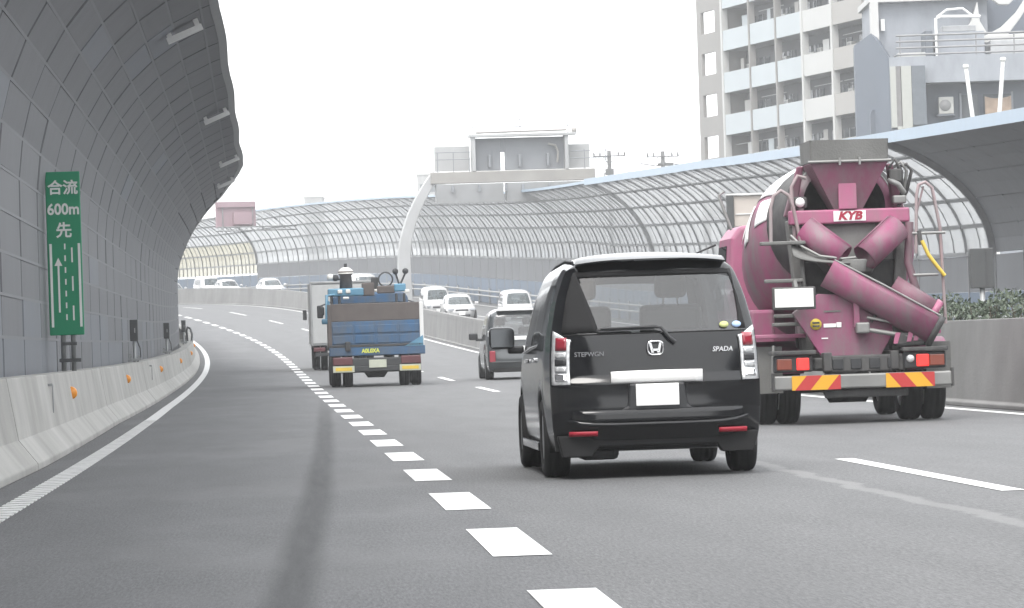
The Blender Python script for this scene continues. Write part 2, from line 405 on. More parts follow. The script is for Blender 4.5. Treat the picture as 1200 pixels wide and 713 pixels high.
# ------------------------------------------------------------------ left concrete barrier with its reflectors
bar = thing('concrete_barrier', 'pale grey sloped concrete barrier with orange reflectors below the dark noise wall', 'barrier', loc=W(60, -3.8, 0))
bl_ = lambda q: interp(q, [(0, 0), (20, .03), (44, -.12), (80, -.05), (120, .08), (300, .05)])
prof = [(-3.42, 0), (-3.42, .07), (-3.60, .30), (-3.70, .90), (-3.98, .90), (-3.98, 0)]
edges = [-90, -62, -34, -6, 19.0, 44.3, 66, 86.5, 108, 130, 152, 174, 196, 218, 240, 262, 284, 306]
for a, b_ in zip(edges[:-1], edges[1:]):
    m_ = MB(); m_.sweep(prof, a + .03, b_ - .03, 2.0, lf=bl_); m_.build('segment', MATS['concrete'], bar, world=True, bevel=.012)
j_ = MB()
for q in edges[1:-1]: j_.sweep([(l - .05 if l > -3.9 else l + .04, z*.97) for l, z in prof], q - .05, q + .05, .1, lf=bl_)
j_.build('joint_filler', MATS['post_dark'], bar, world=True)
refl_me = None
for q in (8.5, 32.3, 55.4, 79.6, 103.5, 127, 151, 176):
    M = frame(q, -3.665 + bl_(q), .63)
    if refl_me is None:
        b = MB(); b.lathe([(-.06, .0), (-.06, .075), (-.02, .085), (.0, .07), (0, 0)], 14, 'y'); b.box((-.02, .015, -.10), (.05, .03, .16)); refl_me = b.mesh('reflector', MATS['orange'])
    put('reflector', refl_me, bar, matrix=INV[bar.name] @ M)
lad = None
for q in (26.5, 71):
    M = frame(q, -3.655 + bl_(q), .62)
    if lad is None:
        b = MB(); b.tube([(.02, 0, -.16), (.03, 0, -.16), (.03, 0, .16), (.02, 0, .16)], .009, 6); b.box((.0, 0, .16), (.06, .05, .03)); b.box((.0, 0, -.16), (.06, .05, .03)); lad = b.mesh('step_iron', MATS['post_grey'])
    put('step_iron', lad, bar, matrix=INV[bar.name] @ M)

# ------------------------------------------------------------------ left noise wall (dark, curling over the lane)
WL, WR, WZ = -4.2, 3.5, 3.2
def arch_deg(s): return interp(s, [(0, 71), (42, 71.5), (69, 73), (90, 74), (104, 75.5), (117, 69), (128, 61), (138, 47), (148, 33), (160, 21), (185, 12), (260, 8)])
def wp(t):     # metres along the profile from the foot -> (dl, z)
    t0 = WZ - .35
    if t <= t0: return 0.0, .35 + t
    A = (t - t0)/WR
    return WR*(1 - math.cos(A)), WZ + WR*math.sin(A)
wall = thing('noise_barrier', 'dark grey panelled noise wall curling over the left lane', 'noise barrier', loc=W(60, WL, 0))
row_me = {}
def panel_mesh(i, half=False):
    if i not in row_me:
        t0, t1 = .5*i + .005, .5*i + .495
        (a, za), (b_, zb) = wp(t0), wp(t1)
        nx, nz = (zb - za), -(b_ - a); k = math.hypot(nx, nz); nx, nz = nx/k, nz/k      # normal towards the road
        b = MB(); L = 1.90
        def P(y, u, d): return (a + (b_ - a)*u + nx*d, y, za + (zb - za)*u + nz*d)
        bk = [P(-L, 0, -.06), P(L, 0, -.06), P(L, 1, -.06), P(-L, 1, -.06)]
        fr = [P(-L + .012, .03, 0), P(L - .012, .03, 0), P(L - .012, .97, 0), P(-L + .012, .97, 0)]
        mid = [P(-L, 0, -.02), P(L, 0, -.02), P(L, 1, -.02), P(-L, 1, -.02)]
        q4 = lambda o, p: [(o + i_, o + (i_ + 1) % 4, p + (i_ + 1) % 4, p + i_) for i_ in range(4)]
        b.add(bk + mid + fr, [(3, 2, 1, 0)] + q4(0, 4) + q4(4, 8) + [(8, 9, 10, 11)])
        row_me[i] = b.mesh('panel', MATS['panel'])
        row_me[(i, 'b')] = row_me[i].copy(); row_me[(i, 'b')].materials[0] = MATS['panel_blue']
        row_me[(i, 'raw')] = b
    return row_me[i]
rest = MB(); nb = 0
bays = [-90 + 4.0*k for k in range(71)]
for q in bays:
    qc = q + 2 + .7
    M = frame(qc, WL, 0); T = INV[wall.name] @ M
    tot = (WZ - .35) + WR*R_(min(arch_deg(qc - 2), arch_deg(qc + 2)))
    rows = int(tot/.5)
    single = 21 < qc < 96
    for i in range(rows):
        panel_mesh(i)
        if single:
            put('panel', row_me[(i, 'b')] if (i < 3 and rnd.random() < .5) or rnd.random() < .04 else row_me[i], wall, matrix=T @ Matrix.Translation((rnd.uniform(-.006, .006), 0, 0)) @ Matrix.Rotation(rnd.uniform(-.002, .002), 4, 'Z'))
        else:
            rw = row_me[(i, 'raw')]; rest.add([M @ Vector(v) for v in rw.v], rw.f)
    (a, za), (a2, z2) = wp(rows*.5 + .01), wp(tot + .02)
    b = MB(); b.add([(a, -1.90, za), (a, 1.90, za), (a2, 1.955, z2), (a2, -1.955, z2), (a - .05, -1.955, za + .05), (a - .05, 1.955, za + .05), (a2 - .05, 1.955, z2 + .05), (a2 - .05, -1.955, z2 + .05)], [(0, 1, 2, 3), (7, 6, 5, 4), (0, 4, 5, 1), (1, 5, 6, 2), (2, 6, 7, 3), (3, 7, 4, 0)])
    if tot - rows*.5 > .04: b.build('closing_strip', MATS['panel'], wall).matrix_basis = T
    # post between the bays
    tt = [x*.25 for x in range(int(tot/.25) + 1)]
    b = MB(); Mq = frame(qc - 2, WL, 0)
    def pf(u, v):
        (a, za) = wp(v); e = .01; (a2, z2) = wp(v + e); nx, nz = (z2 - za), -(a2 - a); k = math.hypot(nx, nz)
        return Vector((a + nx/k*(-.015 - .1*(abs(u) > .9)), .10*max(-1, min(1, u)), za + nz/k*(-.015 - .1*(abs(u) > .9))))
    b.grid(pf, [-1, -.8, .8, 1], tt, smooth=False)
    b.build('post', MATS['post_dark'], wall).matrix_basis = INV[wall.name] @ Mq
o = rest.build('panel_row', MATS['panel'], wall, world=True); o['kind'] = 'stuff'
b = MB(); ss = [-90 + 2*k for k in range(141)]
def back_fn(q, u):
    v = u*(WZ - .35 + WR*R_(max(4, arch_deg(q)))); a, za = wp(v); a2, z2 = wp(v + .01); nx, nz = z2 - za, -(a2 - a); k = math.hypot(nx, nz)
    return W(q, WL + a - nx/k*.13, za - nz/k*.13)
b.grid(back_fn, ss, [k/16 for k in range(17)], smooth=True); b.build('backing_sheet', MATS['panel'], wall, world=True)
# continuous light metal edge along the tip
b = MB(); vs = []
for q in ss:
    tt = WZ - .35 + WR*R_(arch_deg(q)) + .05 + .035*math.sin(q*1.57) + .02*math.sin(q*.41); a, za = wp(tt); a2, z2 = wp(tt + .01); k = math.hypot(a2 - a, z2 - za); ex, ez = (a2 - a)/k, (z2 - za)/k
    for u, d in ((-.10, .008), (.05, .008), (.05, -.09), (-.10, -.09)): vs.append(W(q, WL + a + ex*u + ez*d, za + ez*u - ex*d))
b.add(vs, [(4*i + k, 4*i + (k + 1) % 4, 4*i + 4 + (k + 1) % 4, 4*i + 4 + k) for i in range(len(ss) - 1) for k in range(4)] + [(3, 2, 1, 0), tuple(4*(len(ss) - 1) + k for k in range(4))])
b.build('edge_cap', MATS['edge_metal'], wall, world=True)
for i in range(1, 15):                                     # pale lips between the panel rows
    (a, za), (a2, z2) = wp(.5*i - .019), wp(.5*i + .019); nx, nz = z2 - za, -(a2 - a); k = math.hypot(nx, nz); nx, nz = nx/k*.004, nz/k*.004
    se = 104.7 if i > 9 else 136
    b = MB(); b.sweep([(WL + a + nx, za + nz), (WL + a2 + nx, z2 + nz), (WL + a2 - nx*14, z2 - nz*14), (WL + a - nx*14, za - nz*14)], -89, se if .5*i < 5.5 else 108.7, 4)
    b.build('joint_lip', MATS['lip'], wall, world=True)
br_me = None
for q, A in ((44, 62), (70, 66.5), (95, 69), (111, 66)):
    M = frame(q, WL + WR*(1 - math.cos(R_(A))), WZ + WR*math.sin(R_(A)))
    if br_me is None:
        b = MB(); b.box((.0, 0, -.14), (.60, .24, .09)); b.box((.24, 0, -.06), (.08, .2, .14)); b.box((-.24, 0, -.04), (.08, .2, .14)); br_me = b.mesh('bracket', MATS['white_steel'])
    put('bracket', br_me, wall, matrix=INV[wall.name] @ M @ Matrix.Rotation(R_(-22), 4, 'Y'))

# ------------------------------------------------------------------ median barrier
MEDL = lambda q: interp(q, [(0, 8.46), (40, 8.47), (150, 8.60), (190, 8.85), (240, 8.95), (300, 9.0)]) - 8.46
MEDZ = lambda q: interp(q, [(30, 1.15), (100, 1.22), (155, 1.30), (190, 1.40), (220, 1.37), (252, 1.25), (300, 1.25)]) - 1.2
med = thing('median_barrier', 'plain grey concrete median wall between the two carriageways', 'barrier', loc=W(100, 8.6, 0))
q = -90
while q < 340:
    m_ = MB(); m_.sweep([(8.46, 0), (8.46, .06), (8.52, .09), (8.60, 1.2), (8.86, 1.2), (8.94, 0)], q + .01, q + 9.99, 2.5, lf=MEDL, zf=lambda t: 0)
    # lift only the top edge
    o = m_.build('segment', MATS['concrete_median'], med, world=True, bevel=.012)
    for v in o.data.vertices:
        pass
    m2 = MB(); m2.sweep([(8.589, 1.1), (8.601, 1.26), (8.601, 1.30), (8.866, 1.30), (8.875, 1.1)], q + .01, q + 9.99, 2.5, lf=MEDL, zf=lambda t: MEDZ(t) - .1)
    m2.build('coping', MATS['concrete_median'], med, world=True, bevel=.012)
    q += 10

# ------------------------------------------------------------------ far noise wall over the opposite carriageway
FL = 19.0
ZB = lambda s: interp(s, [(-80, 2.85), (40, 2.85), (89, 3.0), (184, 3.47), (200, 3.75), (230, 3.65), (261, 3.44), (300, 3.2), (340, 3.2)])
ZT = lambda s: interp(s, [(40, 5.1), (69, 5.75), (94, 6.3), (132, 7.1), (158, 7.45), (175, 7.58), (244, 7.67), (303, 7.45), (320, 7.15), (400, 7.0)])
def far_pt(s, a, off=0.0):     # a 0..1 along the arch from the vertical foot to the tip
    Am = R_(62); A = a*Am; H = (ZT(s) - ZB(s))/math.sin(Am); D_ = 3.0/(1 - math.cos(Am))
    c, q = H*math.cos(A), D_*math.sin(A); k = math.hypot(c, q)
    return W(s, FL - D_*(1 - math.cos(A)) - off*c/k, ZB(s) + H*math.sin(A) - off*q/k)
def arch_rib(s, wdt, dep, name, mt, parent, a0=0.0, a1=1.0, foot=None):
    b = MB(); t = th(s); d = Vector((math.sin(t), math.cos(t), 0))*wdt/2; pts = []
    for i in range(13):
        a = a0 + (a1 - a0)*i/12; p = far_pt(s, a); q_ = far_pt(s, a, dep)
        pts.append((p, q_))
    if foot is not None:
        pts = [(W(s, FL, foot), W(s, FL - .035, foot)), (W(s, FL, ZB(s) - .1), W(s, FL - .035, ZB(s) - .1))] + pts
    vs = []
    for p, q_ in pts: vs += [p - d, p + d, q_ + d, q_ - d]
    fs = [(4*i + k, 4*i + (k + 1) % 4, 4*i + 4 + (k + 1) % 4, 4*i + 4 + k) for i in range(len(pts) - 1) for k in range(4)]
    fs += [(3, 2, 1, 0), tuple(4*(len(pts) - 1) + k for k in range(4))]
    b.add(vs, fs); return b.build(name, MATS[mt], parent, world=True)
def arch_rail(s0, s1, a, h, name, mt, parent, ds=2.5):
    b = MB(); n = max(1, int((s1 - s0)/ds)); vs = []
    for i in range(n + 1):
        q = s0 + (s1 - s0)*i/n; p = far_pt(q, a); e = (far_pt(q, min(1, a + .02)) - far_pt(q, max(0, a - .02))).normalized()*h/2; nn = far_pt(q, a, .08) - p
        vs += [p - e, p + e, p + e + nn, p - e + nn]
    fs = [(4*i + k, 4*i + (k + 1) % 4, 4*i + 4 + (k + 1) % 4, 4*i + 4 + k) for i in range(n) for k in range(4)]
    b.add(vs, fs); return b.build(name, MATS[mt], parent, world=True)
def pane_geo(b, q0, q1, a0, a1):
    g = .03/ (q1 - q0); n = 2
    def fn(u, v): return far_pt(q0 + (q1 - q0)*u, a0 + (a1 - a0)*v, .03)
    b.grid(fn, [g, 1 - g], [.02, .5, .98], smooth=False)
    return b
def far_section(name, label, s0, bay, nbay, rowsplit, pane, single_until, mull=1, solid=False, yellow=False, ribw=.12):
    s1 = s0 + bay*nbay
    t = thing(name, label, 'noise barrier', loc=W((s0 + s1)/2, FL, 0))
    rp = MB(); ry = MB()
    for k in range(nbay):
        q = s0 + k*bay
        zo = OPZ(q + bay/2)
        # solid foot: blue lower panel and grey upper panel
        zb = min(ZB(q), ZB(q + bay)); split = 2.02 + (zb - 3.2)*.5
        if yellow: zb = min(zb, 2.45); split = 2.3
        for nm, za, zc, mt in (('lower_panel', .1, split, 'wall_blue'), ('upper_panel', split + .015, zb - .06, 'wall_grey')):
            if zc - za < .2: continue
            b = MB(); b.sweep([(FL - .02, za), (FL - .02, zc), (FL + .1, zc), (FL + .1, za)], q + .03, q + bay - .03, bay); b.build(nm, MATS[mt], t, world=True)
        if not solid:
            n = mull + 1
            for j in range(n):
                qa, qb = q + bay*j/n, q + bay*(j + 1)/n
                for i in range(len(rowsplit) - 1):
                    a0, a1 = rowsplit[i], rowsplit[i + 1]
                    if qb <= single_until: pane_geo(MB(), qa, qb, a0, a1).build('pane', MATS['pane_yellow' if yellow and i < 2 else pane], t, world=True)
                    else: pane_geo(ry if yellow and i < 2 else rp, qa, qb, a0, a1)
                if j: arch_rib(qa, .06, .05, 'mullion', 'rib', t)
                if yellow:
                    b = MB(); b.add([W(qa + .03, FL - .01, zb), W(qb - .03, FL - .01, zb), W(qb - .03, FL - .01, ZB(qb) + .02), W(qa + .03, FL - .01, ZB(qa) + .02)], [(0, 1, 2, 3)])
                    b.build('yellow_pane', MATS['pane_yellow'], t, world=True)
                    b = MB(); b.sweep([(FL - .06, zb), (FL - .06, ZB(qa)), (FL + .02, ZB(qa)), (FL + .02, zb)], qa - .03, qa + .03, .1); b.build('mullion', MATS['rib'], t, world=True)
        else:
            for i in range(len(rowsplit) - 1):
                b = MB()
                def fn(u, v): return far_pt(q + bay*u, rowsplit[i] + (rowsplit[i + 1] - rowsplit[i])*v, .02)
                b.grid(fn, [.004, .996], [.01, .5, .99], smooth=False); 
                def fn2(u, v): return far_pt(q + bay*u, rowsplit[i] + (rowsplit[i + 1] - rowsplit[i])*v, -.03)
                b.grid(fn2, [0, 1], [0, .5, 1], smooth=False); b.build('panel', MATS['panel'], t, world=True)
        arch_rib(q, ribw, (.10 if ribw > .115 else .09) if not solid else .022, 'rib', 'rib' if not solid else 'panel', t, foot=.1)
    if ry.f:
        o = ry.build('yellow_pane_row', MATS['pane_yellow'], t, world=True); o['kind'] = 'stuff'
    if rp.f:
        o = rp.build('pane_row', MATS[pane], t, world=True); o['kind'] = 'stuff'
    arch_rib(s1, ribw*1.3, .2, 'rib', 'rib', t, foot=.1)
    if not solid:
        for a in rowsplit[:-1]: arch_rail(s0, s1, a, .11, 'rail', 'rib', t)
    return t
rs5 = [0, .2, .4, .6, .8, 1.0]
far_section('noise_barrier', 'solid dark grey curved noise wall at the right edge, beside the blue building', -71, 4.0, 40, rs5, None, 0, solid=True)
tN = far_section('noise_barrier', 'glazed arched noise wall with pale blue cap behind the pink mixer truck', 89, 4.2, 20, rs5, 'pane_clear', 175, mull=1)
tF = far_section('noise_barrier', 'long glazed arched noise wall with close ribs behind the white gantry', 173.1, 3.0, 47, rs5, 'pane_milky', 217, mull=1, ribw=.11)
tY = far_section('noise_barrier', 'distant arched noise wall with a row of yellow lower panes, far left', 314.3, 2.2, 26, rs5, 'pane_milky', 0, mull=1, yellow=True, ribw=.10)
b = MB()
def capprof(s0, s1, hh, ww, name, mt, parent):
    b = MB(); n = int((s1 - s0)/3); vs = []
    for i in range(n + 1):
        q = s0 + (s1 - s0)*i/n
        for dl, dz in ((-.12, -hh*.45), (-.12, hh*.55), (ww, hh*.55), (ww, -hh*.1)): vs.append(W(q, FL - 3.0 + dl, ZT(q) + dz))
    fs = [(4*i + k, 4*i + (k + 1) % 4, 4*i + 4 + (k + 1) % 4, 4*i + 4 + k) for i in range(n) for k in range(4)] + [(3, 2, 1, 0), tuple(4*n + k for k in range(4))]
    b.add(vs, fs); b.build(name, MATS[mt], parent, world=True)
capprof(-71, 175.5, .30, .3, 'cap_beam', 'cap_blue', tN)
capprof(173.6, 314, .14, .2, 'cap_beam', 'cap_blue', tF)
capprof(314.2, 370, .12, .2, 'cap_beam', 'rib', tY)

gr = thing('guard_rail', 'white twin guard rail along the foot of the far noise wall', 'guard rail', loc=W(180, 18.4, OPZ(180)))
for z0 in (.55, .86):
    b = MB(); b.sweep([(18.35, z0), (18.32, z0 + .05), (18.35, z0 + .10), (18.40, z0 + .10), (18.40, z0)], 30, 330, 4, zf=OPZ); b.build('rail', MATS['rail_paint'], gr, world=True)
pm = None
for k in range(75):
    q = 32 + 4*k
    if pm is None:
        b = MB(); b.lathe([(-.1, .0), (-.1, .06), (1.02, .06), (1.02, 0)], 10, 'z'); pm = b.mesh('post', MATS['post_grey'])
    put('post', pm, gr, matrix=INV[gr.name] @ Matrix.Translation(W(q, 18.47, OPZ(q) + .07)))
#--PART3--

# ------------------------------------------------------------------ signs and boxes on the left
mat('sign_green', (.012, .235, .115), .45, var=.06, scale=2)
mat('sign_white', (.72, .74, .72), .5, var=.04)
mat('galv', (.33, .34, .34), .5, metal=.4)
SW, SH = .48, 2.28
M = frame(36.3, -3.93, 1.40); M = Matrix.Translation(M.translation) @ Matrix.Rotation(-th(36.3), 4, 'Z')
sg = thing('road_sign', 'tall narrow green merge sign with white Japanese lettering and lane diagram', 'road sign', matrix=M)
b = MB(); b.box((0, 0, SH/2), (SW, .03, SH)); b.build('board', MATS['sign_green'], sg, bevel=.012)
def sign_text(body, zc, size, bold=.004, sx=1.0):
    put('lettering', text_mesh(body, size, .002, 'lettering', MATS['sign_white'], bold=bold, sx=sx), sg, loc=(0, -.019, zc))
sign_text('合流', SH - .235, .212, .005); sign_text('600m', SH - .53, .215, .006, .92); sign_text('先', SH - .83, .225, .005)
def bar_(x, z0, z1, wd=.022, name='lane_line'):
    b = MB(); b.box((x, -.0185, (z0 + z1)/2), (wd, .005, z1 - z0)); b.build(name, MATS['sign_white'], sg)
fz = lambda f_: SH*(1 - f_)
fx = lambda f_: (f_ - .5)*SW
bar_(fx(.10), fz(.95), fz(.44), .034); bar_(fx(.92), fz(.95), fz(.44), .034)
for i in range(7): bar_(fx(.51), fz(.475 + .072*i), fz(.440 + .072*i), .02)
for a, c in ((.465, .555), (.64, .73), (.82, .91)): bar_(fx(.71), fz(c), fz(a), .022)
b = MB(); b.box((fx(.31), -.0185, (fz(.86) + fz(.56))/2), (.026, .005, fz(.56) - fz(.86)))
b.prism([(fx(.31) - .055, fz(.575)), (fx(.31) + .055, fz(.575)), (fx(.31), fz(.525))], 'y', -.0211, -.0162); b.build('arrow', MATS['sign_white'], sg)
for dx in (-.06, .08):
    b = MB(); b.lathe([(-.5, .0), (-.5, .035), (1.9, .035), (1.9, 0)], 12, 'z', (dx, .055, 0)); b.build('post', MATS['galv'], sg)
b = MB(); b.box((.03, .06, -.35), (.3, .12, .05)); b.build('clamp', MATS['dark_box'], sg)
b = MB(); b.box((.03, .06, -.12), (.2, .1, .04)); b.build('clamp', MATS['dark_box'], sg)

labs = ['grey junction box on a post, nearest one behind the left barrier', 'grey junction box with cables, middle one behind the left barrier', 'farthest grey junction box at the bend of the left barrier']
for i, (q, l) in enumerate(((67, -3.95), (99, -3.93), (136, -3.9))):
    t = thing('junction_box', labs[i], 'junction box', matrix=frame(q, l, .0), group='junction boxes along the left barrier')
    b = MB(); b.box((0, 0, 1.58), (.17, .12, .46)); b.build('housing', MATS['dark_box'], t, bevel=.012)
    b = MB(); b.box((.02, -.065, 1.58), (.02, .012, .1)); b.build('latch', MATS['steel'], t)
    b = MB(); b.lathe([(.1, 0), (.1, .035), (1.37, .035), (1.37, 0)], 10, 'z'); b.build('post', MATS['galv'], t)
    b = MB(); b.box((0, 0, .95), (.28, .14, .05)); b.box((-.09, 0, 1.02), (.06, .1, .12)); b.box((.09, 0, 1.0), (.05, .1, .08)); b.build('bracket', MATS['galv'], t)
    b = MB(); b.tube([(.06, -.02, 1.36), (.12, -.03, 1.2), (.13, -.02, 1.02), (.06, 0, .9)], .014, 6); b.build('cable', MATS['post_dark'], t)
t = thing('cable_conduit', 'dark cable loop bending over the barrier top by the farthest junction box', 'conduit', matrix=frame(143, -3.7, .9))
b = MB(); b.tube([(.05, 0, -.04), (.08, 0, .30), (.02, .3, .52), (-.1, .8, .58), (-.14, 1.4, .45), (-.12, 1.8, -.02)], .04, 8); b.build('pipe', MATS['dark_box'], t)
b = MB(); b.box((.06, 0, .02), (.14, .12, .05)); b.box((-.12, 1.8, .0), (.14, .12, .05)); b.build('flange', MATS['galv'], t)

# ------------------------------------------------------------------ median planting and boxes at the right
def leafmat(name, c0, c1):
    m = bpy.data.materials.new(name); m.use_nodes = True
    n = m.node_tree.nodes; L = m.node_tree.links; b = n['Principled BSDF']
    oi = n.new('ShaderNodeNewGeometry'); rp = n.new('ShaderNodeValToRGB'); e = rp.color_ramp.elements; e[0].color = c0 + (1,); e[1].color = c1 + (1,)
    L.new(oi.outputs['Random Per Island'], rp.inputs[0]); L.new(rp.outputs[0], b.inputs['Base Color']); b.inputs['Roughness'].default_value = .55
    MATS[name] = m
leafmat('leaf', (.045, .062, .042), (.105, .135, .090)); mat('twig', (.09, .07, .05), .9)
hd = thing('hedge', 'low green hedge growing behind the median wall at the right', 'hedge', loc=W(40, 9.15, .1))
lv = MB(); r2 = random.Random(5)
for i in range(15000):
    q = 20 + 62*(i/15000) + r2.uniform(-.3, .3); cl = .5 + .5*math.sin(q*2.1 + math.sin(q*.9)*2)
    zt = 1.42 + .16*cl + .05*math.sin(q*5.3); l = r2.uniform(8.98, 9.38); z = zt - abs(r2.gauss(0, .20))
    p = W(q, l, z); a = Vector((r2.gauss(0, 1), r2.gauss(0, 1), r2.gauss(0, .8))).normalized(); c = a.orthogonal().normalized(); c = (Matrix.Rotation(r2.uniform(0, 6.28), 3, a) @ c)
    e = a.cross(c); k = r2.uniform(.025, .055)
    lv.add([p - c*k, p + e*k*.45, p + c*k, p - e*k*.45], [(0, 1, 2, 3)])
o = lv.build('leaf_mass', MATS['leaf'], hd, world=True); o['kind'] = 'stuff'
tw = MB()
for i in range(220):
    q = 20 + 62*i/220; p = W(q, 9.18, .3); tw.tube([p, p + Vector((r2.uniform(-.1, .1), r2.uniform(-.2, .2), .55)), p + Vector((r2.uniform(-.15, .15), r2.uniform(-.3, .3), 1.1))], [.02, .014, .006], 5)
o = tw.build('twig_mass', MATS['twig'], hd, world=True); o['kind'] = 'stuff'
b = MB(); b.sweep([(8.955, -.3), (8.955, .55), (9.42, .55), (9.42, -.3)], 18, 84, 4); pl = b.build('planter', MATS['concrete_median'], hd, world=True)
t = thing('control_box', 'dark grey control box on a post standing out of the hedge', 'control box', matrix=frame(40.0, 9.62, 0))
b = MB(); b.box((0, 0, 1.98), (.36, .16, .60)); b.build('housing', MATS['dark_box'], t, bevel=.012)
b = MB(); b.box((.06, -.085, 1.98), (.02, .012, .5)); b.build('door_edge', MATS['post_dark'], t)
b = MB(); b.lathe([(-.1, 0), (-.1, .04), (1.69, .04), (1.69, 0)], 10, 'z'); b.build('post', MATS['galv'], t)
t = thing('camera_post', 'thin dark post with a small head in front of the solid grey curved wall', 'post', matrix=frame(58, 14.0, OPZ(58)))
b = MB(); b.lathe([(-.1, 0), (-.1, .06), (2.6, .045), (2.6, 0)], 10, 'z'); b.build('pole', MATS['post_grey'], t)
b = MB(); b.box((.02, 0, 2.72), (.16, .2, .26)); b.box((-.1, 0, 2.5), (.2, .06, .05)); b.build('head', MATS['post_grey'], t, bevel=.012)
t = thing('information_board', 'beige board with a dark left edge showing above the pink cab', 'sign board', matrix=frame(60.5, 8.75, 0))
mat('beige', (0.468, 0.422, 0.384), .6, var=.06)
b = MB(); b.box((.02, 0, 3.56), (.84, .10, .62)); b.build('board', MATS['beige'], t, bevel=.012)
b = MB(); b.box((-.47, -.01, 3.54), (.13, .18, .78)); b.build('edge_post', MATS['dark_box'], t)
b = MB(); b.box((-.02, -.03, 3.90), (1.05, .16, .035)); b.box((.03, -.06, 3.5), (.8, .02, .02)); b.build('trim', MATS['white_steel'], t)
b = MB(); b.lathe([(.9, 0), (.9, .05), (3.3, .05), (3.3, 0)], 10, 'z', (.1, .1, 0)); b.build('post', MATS['galv'], t)

# ------------------------------------------------------------------ gantry over the opposite lanes
t = thing('sign_gantry', 'white gantry with curved post carrying grey sign boxes over the opposite lanes', 'gantry', matrix=frame(204, 9.2, OPZ(204) - .1))
b = MB(); pts = []
for i in range(19):
    a = i/18
    z = 8.25*a; x = 0 if z < 3.4 else 1.95*((z - 3.4)/4.85)**1.9
    pts.append((x, 0, z))
vs = []
for i, (x, y, z) in enumerate(pts):
    wd = .42 - .17*i/18; x2, z2 = (pts[min(i + 1, 18)][0] - pts[max(i - 1, 0)][0]), (pts[min(i + 1, 18)][2] - pts[max(i - 1, 0)][2]); k = math.hypot(x2, z2); nx, nz = z2/k, -x2/k
    vs += [(x - nx*wd, -.3, z - nz*wd), (x + nx*wd, -.3, z + nz*wd), (x + nx*wd, .3, z + nz*wd), (x - nx*wd, .3, z - nz*wd)]
b.add(vs, [(4*i + k, 4*i + (k + 1) % 4, 4*i + 4 + (k + 1) % 4, 4*i + 4 + k) for i in range(18) for k in range(4)] + [(3, 2, 1, 0), (72, 73, 74, 75)])
b.build('post', MATS['gantry_white'], t, bevel=.05)
b = MB(); b.box((0, 0, .15), (1.3, 1.1, .3)); b.build('base_plate', MATS['gantry_white'], t, bevel=.012)
b = MB(); b.box((6.25, 0, 7.98), (9.3, .9, .66)); b.build('beam', MATS['gantry_beam'], t, bevel=.05)
for k in range(2):
    x0, x1 = ((1.9, 5.68), (5.86, 10.6))[k]
    b = MB(); b.hexa([(x0, -.25, 6.55), (x1, -.25, 6.55), (x1, .45, 6.65), (x0, .45, 6.65), (x0, -.55, 7.62), (x1, -.55, 7.62), (x1, .5, 7.62), (x0, .5, 7.62)]); b.build('lower_panel', MATS['gantry_white'], t, bevel=.012)
    for i in range(3 if k == 0 else 3):
        x = x0 + .9 + i*1.5; b = MB(); b.box((x, -.5, 7.35), (.14, .2, .36)); b.build('hanger', MATS['gantry_grey'], t)
# upper sign box with its narrow opening
def bx(name, x0, x1, y0, y1, z0, z1, m_='gantry_grey'):
    b = MB(); b.box(((x0 + x1)/2, (y0 + y1)/2, (z0 + z1)/2), (x1 - x0, y1 - y0, z1 - z0)); return b.build(name, MATS[m_], t, bevel=.02)
bx('sign_back', 4.05, 5.62, .1, .35, 8.33, 10.15); bx('sign_back', 5.86, 9.25, .1, .35, 8.33, 10.15); bx('sign_back', 5.62, 5.86, .1, .35, 9.35, 10.15)
bx('box_frame', 3.95, 4.15, -.5, .3, 8.31, 10.2, 'gantry_white'); bx('box_frame', 9.2, 9.4, -.5, .3, 8.31, 10.2, 'gantry_white'); bx('roof_slab', 3.8, 9.85, -.6, .5, 10.2, 10.36, 'gantry_white')
for x in (4.9, 6.6, 8.2): bx('stiffener', x, x + .14, -.2, .1, 8.5, 9.2, 'gantry_grey')
b = MB(); b.tube([(8.3, -.1, 9.75), (8.7, -.15, 9.65), (8.85, -.15, 9.3), (8.8, -.15, 8.7)], .06, 8); b.build('cable', MATS['gantry_beam'], t)
bx('side_panel', 1.9, 3.9, .3, .36, 8.35, 9.75, 'gantry_white'); bx('side_panel', 9.5, 10.7, .3, .36, 8.35, 9.7, 'gantry_white')
b = MB()
for x0, x1, z in ((4.0, 9.4, 11.15), (4.0, 9.4, 10.75), (1.9, 3.9, 9.0), (1.9, 3.9, 9.4), (9.5, 11.6, 9.3), (9.5, 11.6, 8.9)): b.tube([(x0, -.45, z), (x1, -.45, z)], .028, 6)
for x, z0, z1 in ((4.0, 10.3, 11.15), (6.7, 10.3, 11.15), (9.4, 10.3, 11.15), (2.0, 8.3, 9.4), (2.9, 8.3, 9.4), (3.8, 8.3, 9.4), (11.5, 8.3, 9.4), (10.3, 8.3, 9.4)): b.tube([(x, -.45, z0), (x, -.45, z1)], .028, 6)
b.build('railing', MATS['gantry_grey'], t)
b = MB(); b.tube([(4.2, -.5, 10.45), (9.3, -.5, 10.5)], .06, 8); b.lathe([(-.12, .0), (-.12, .15), (.12, .15), (.12, 0)], 12, 'x', (9.75, -.45, 10.45)); b.build('pipe', MATS['gantry_beam'], t)

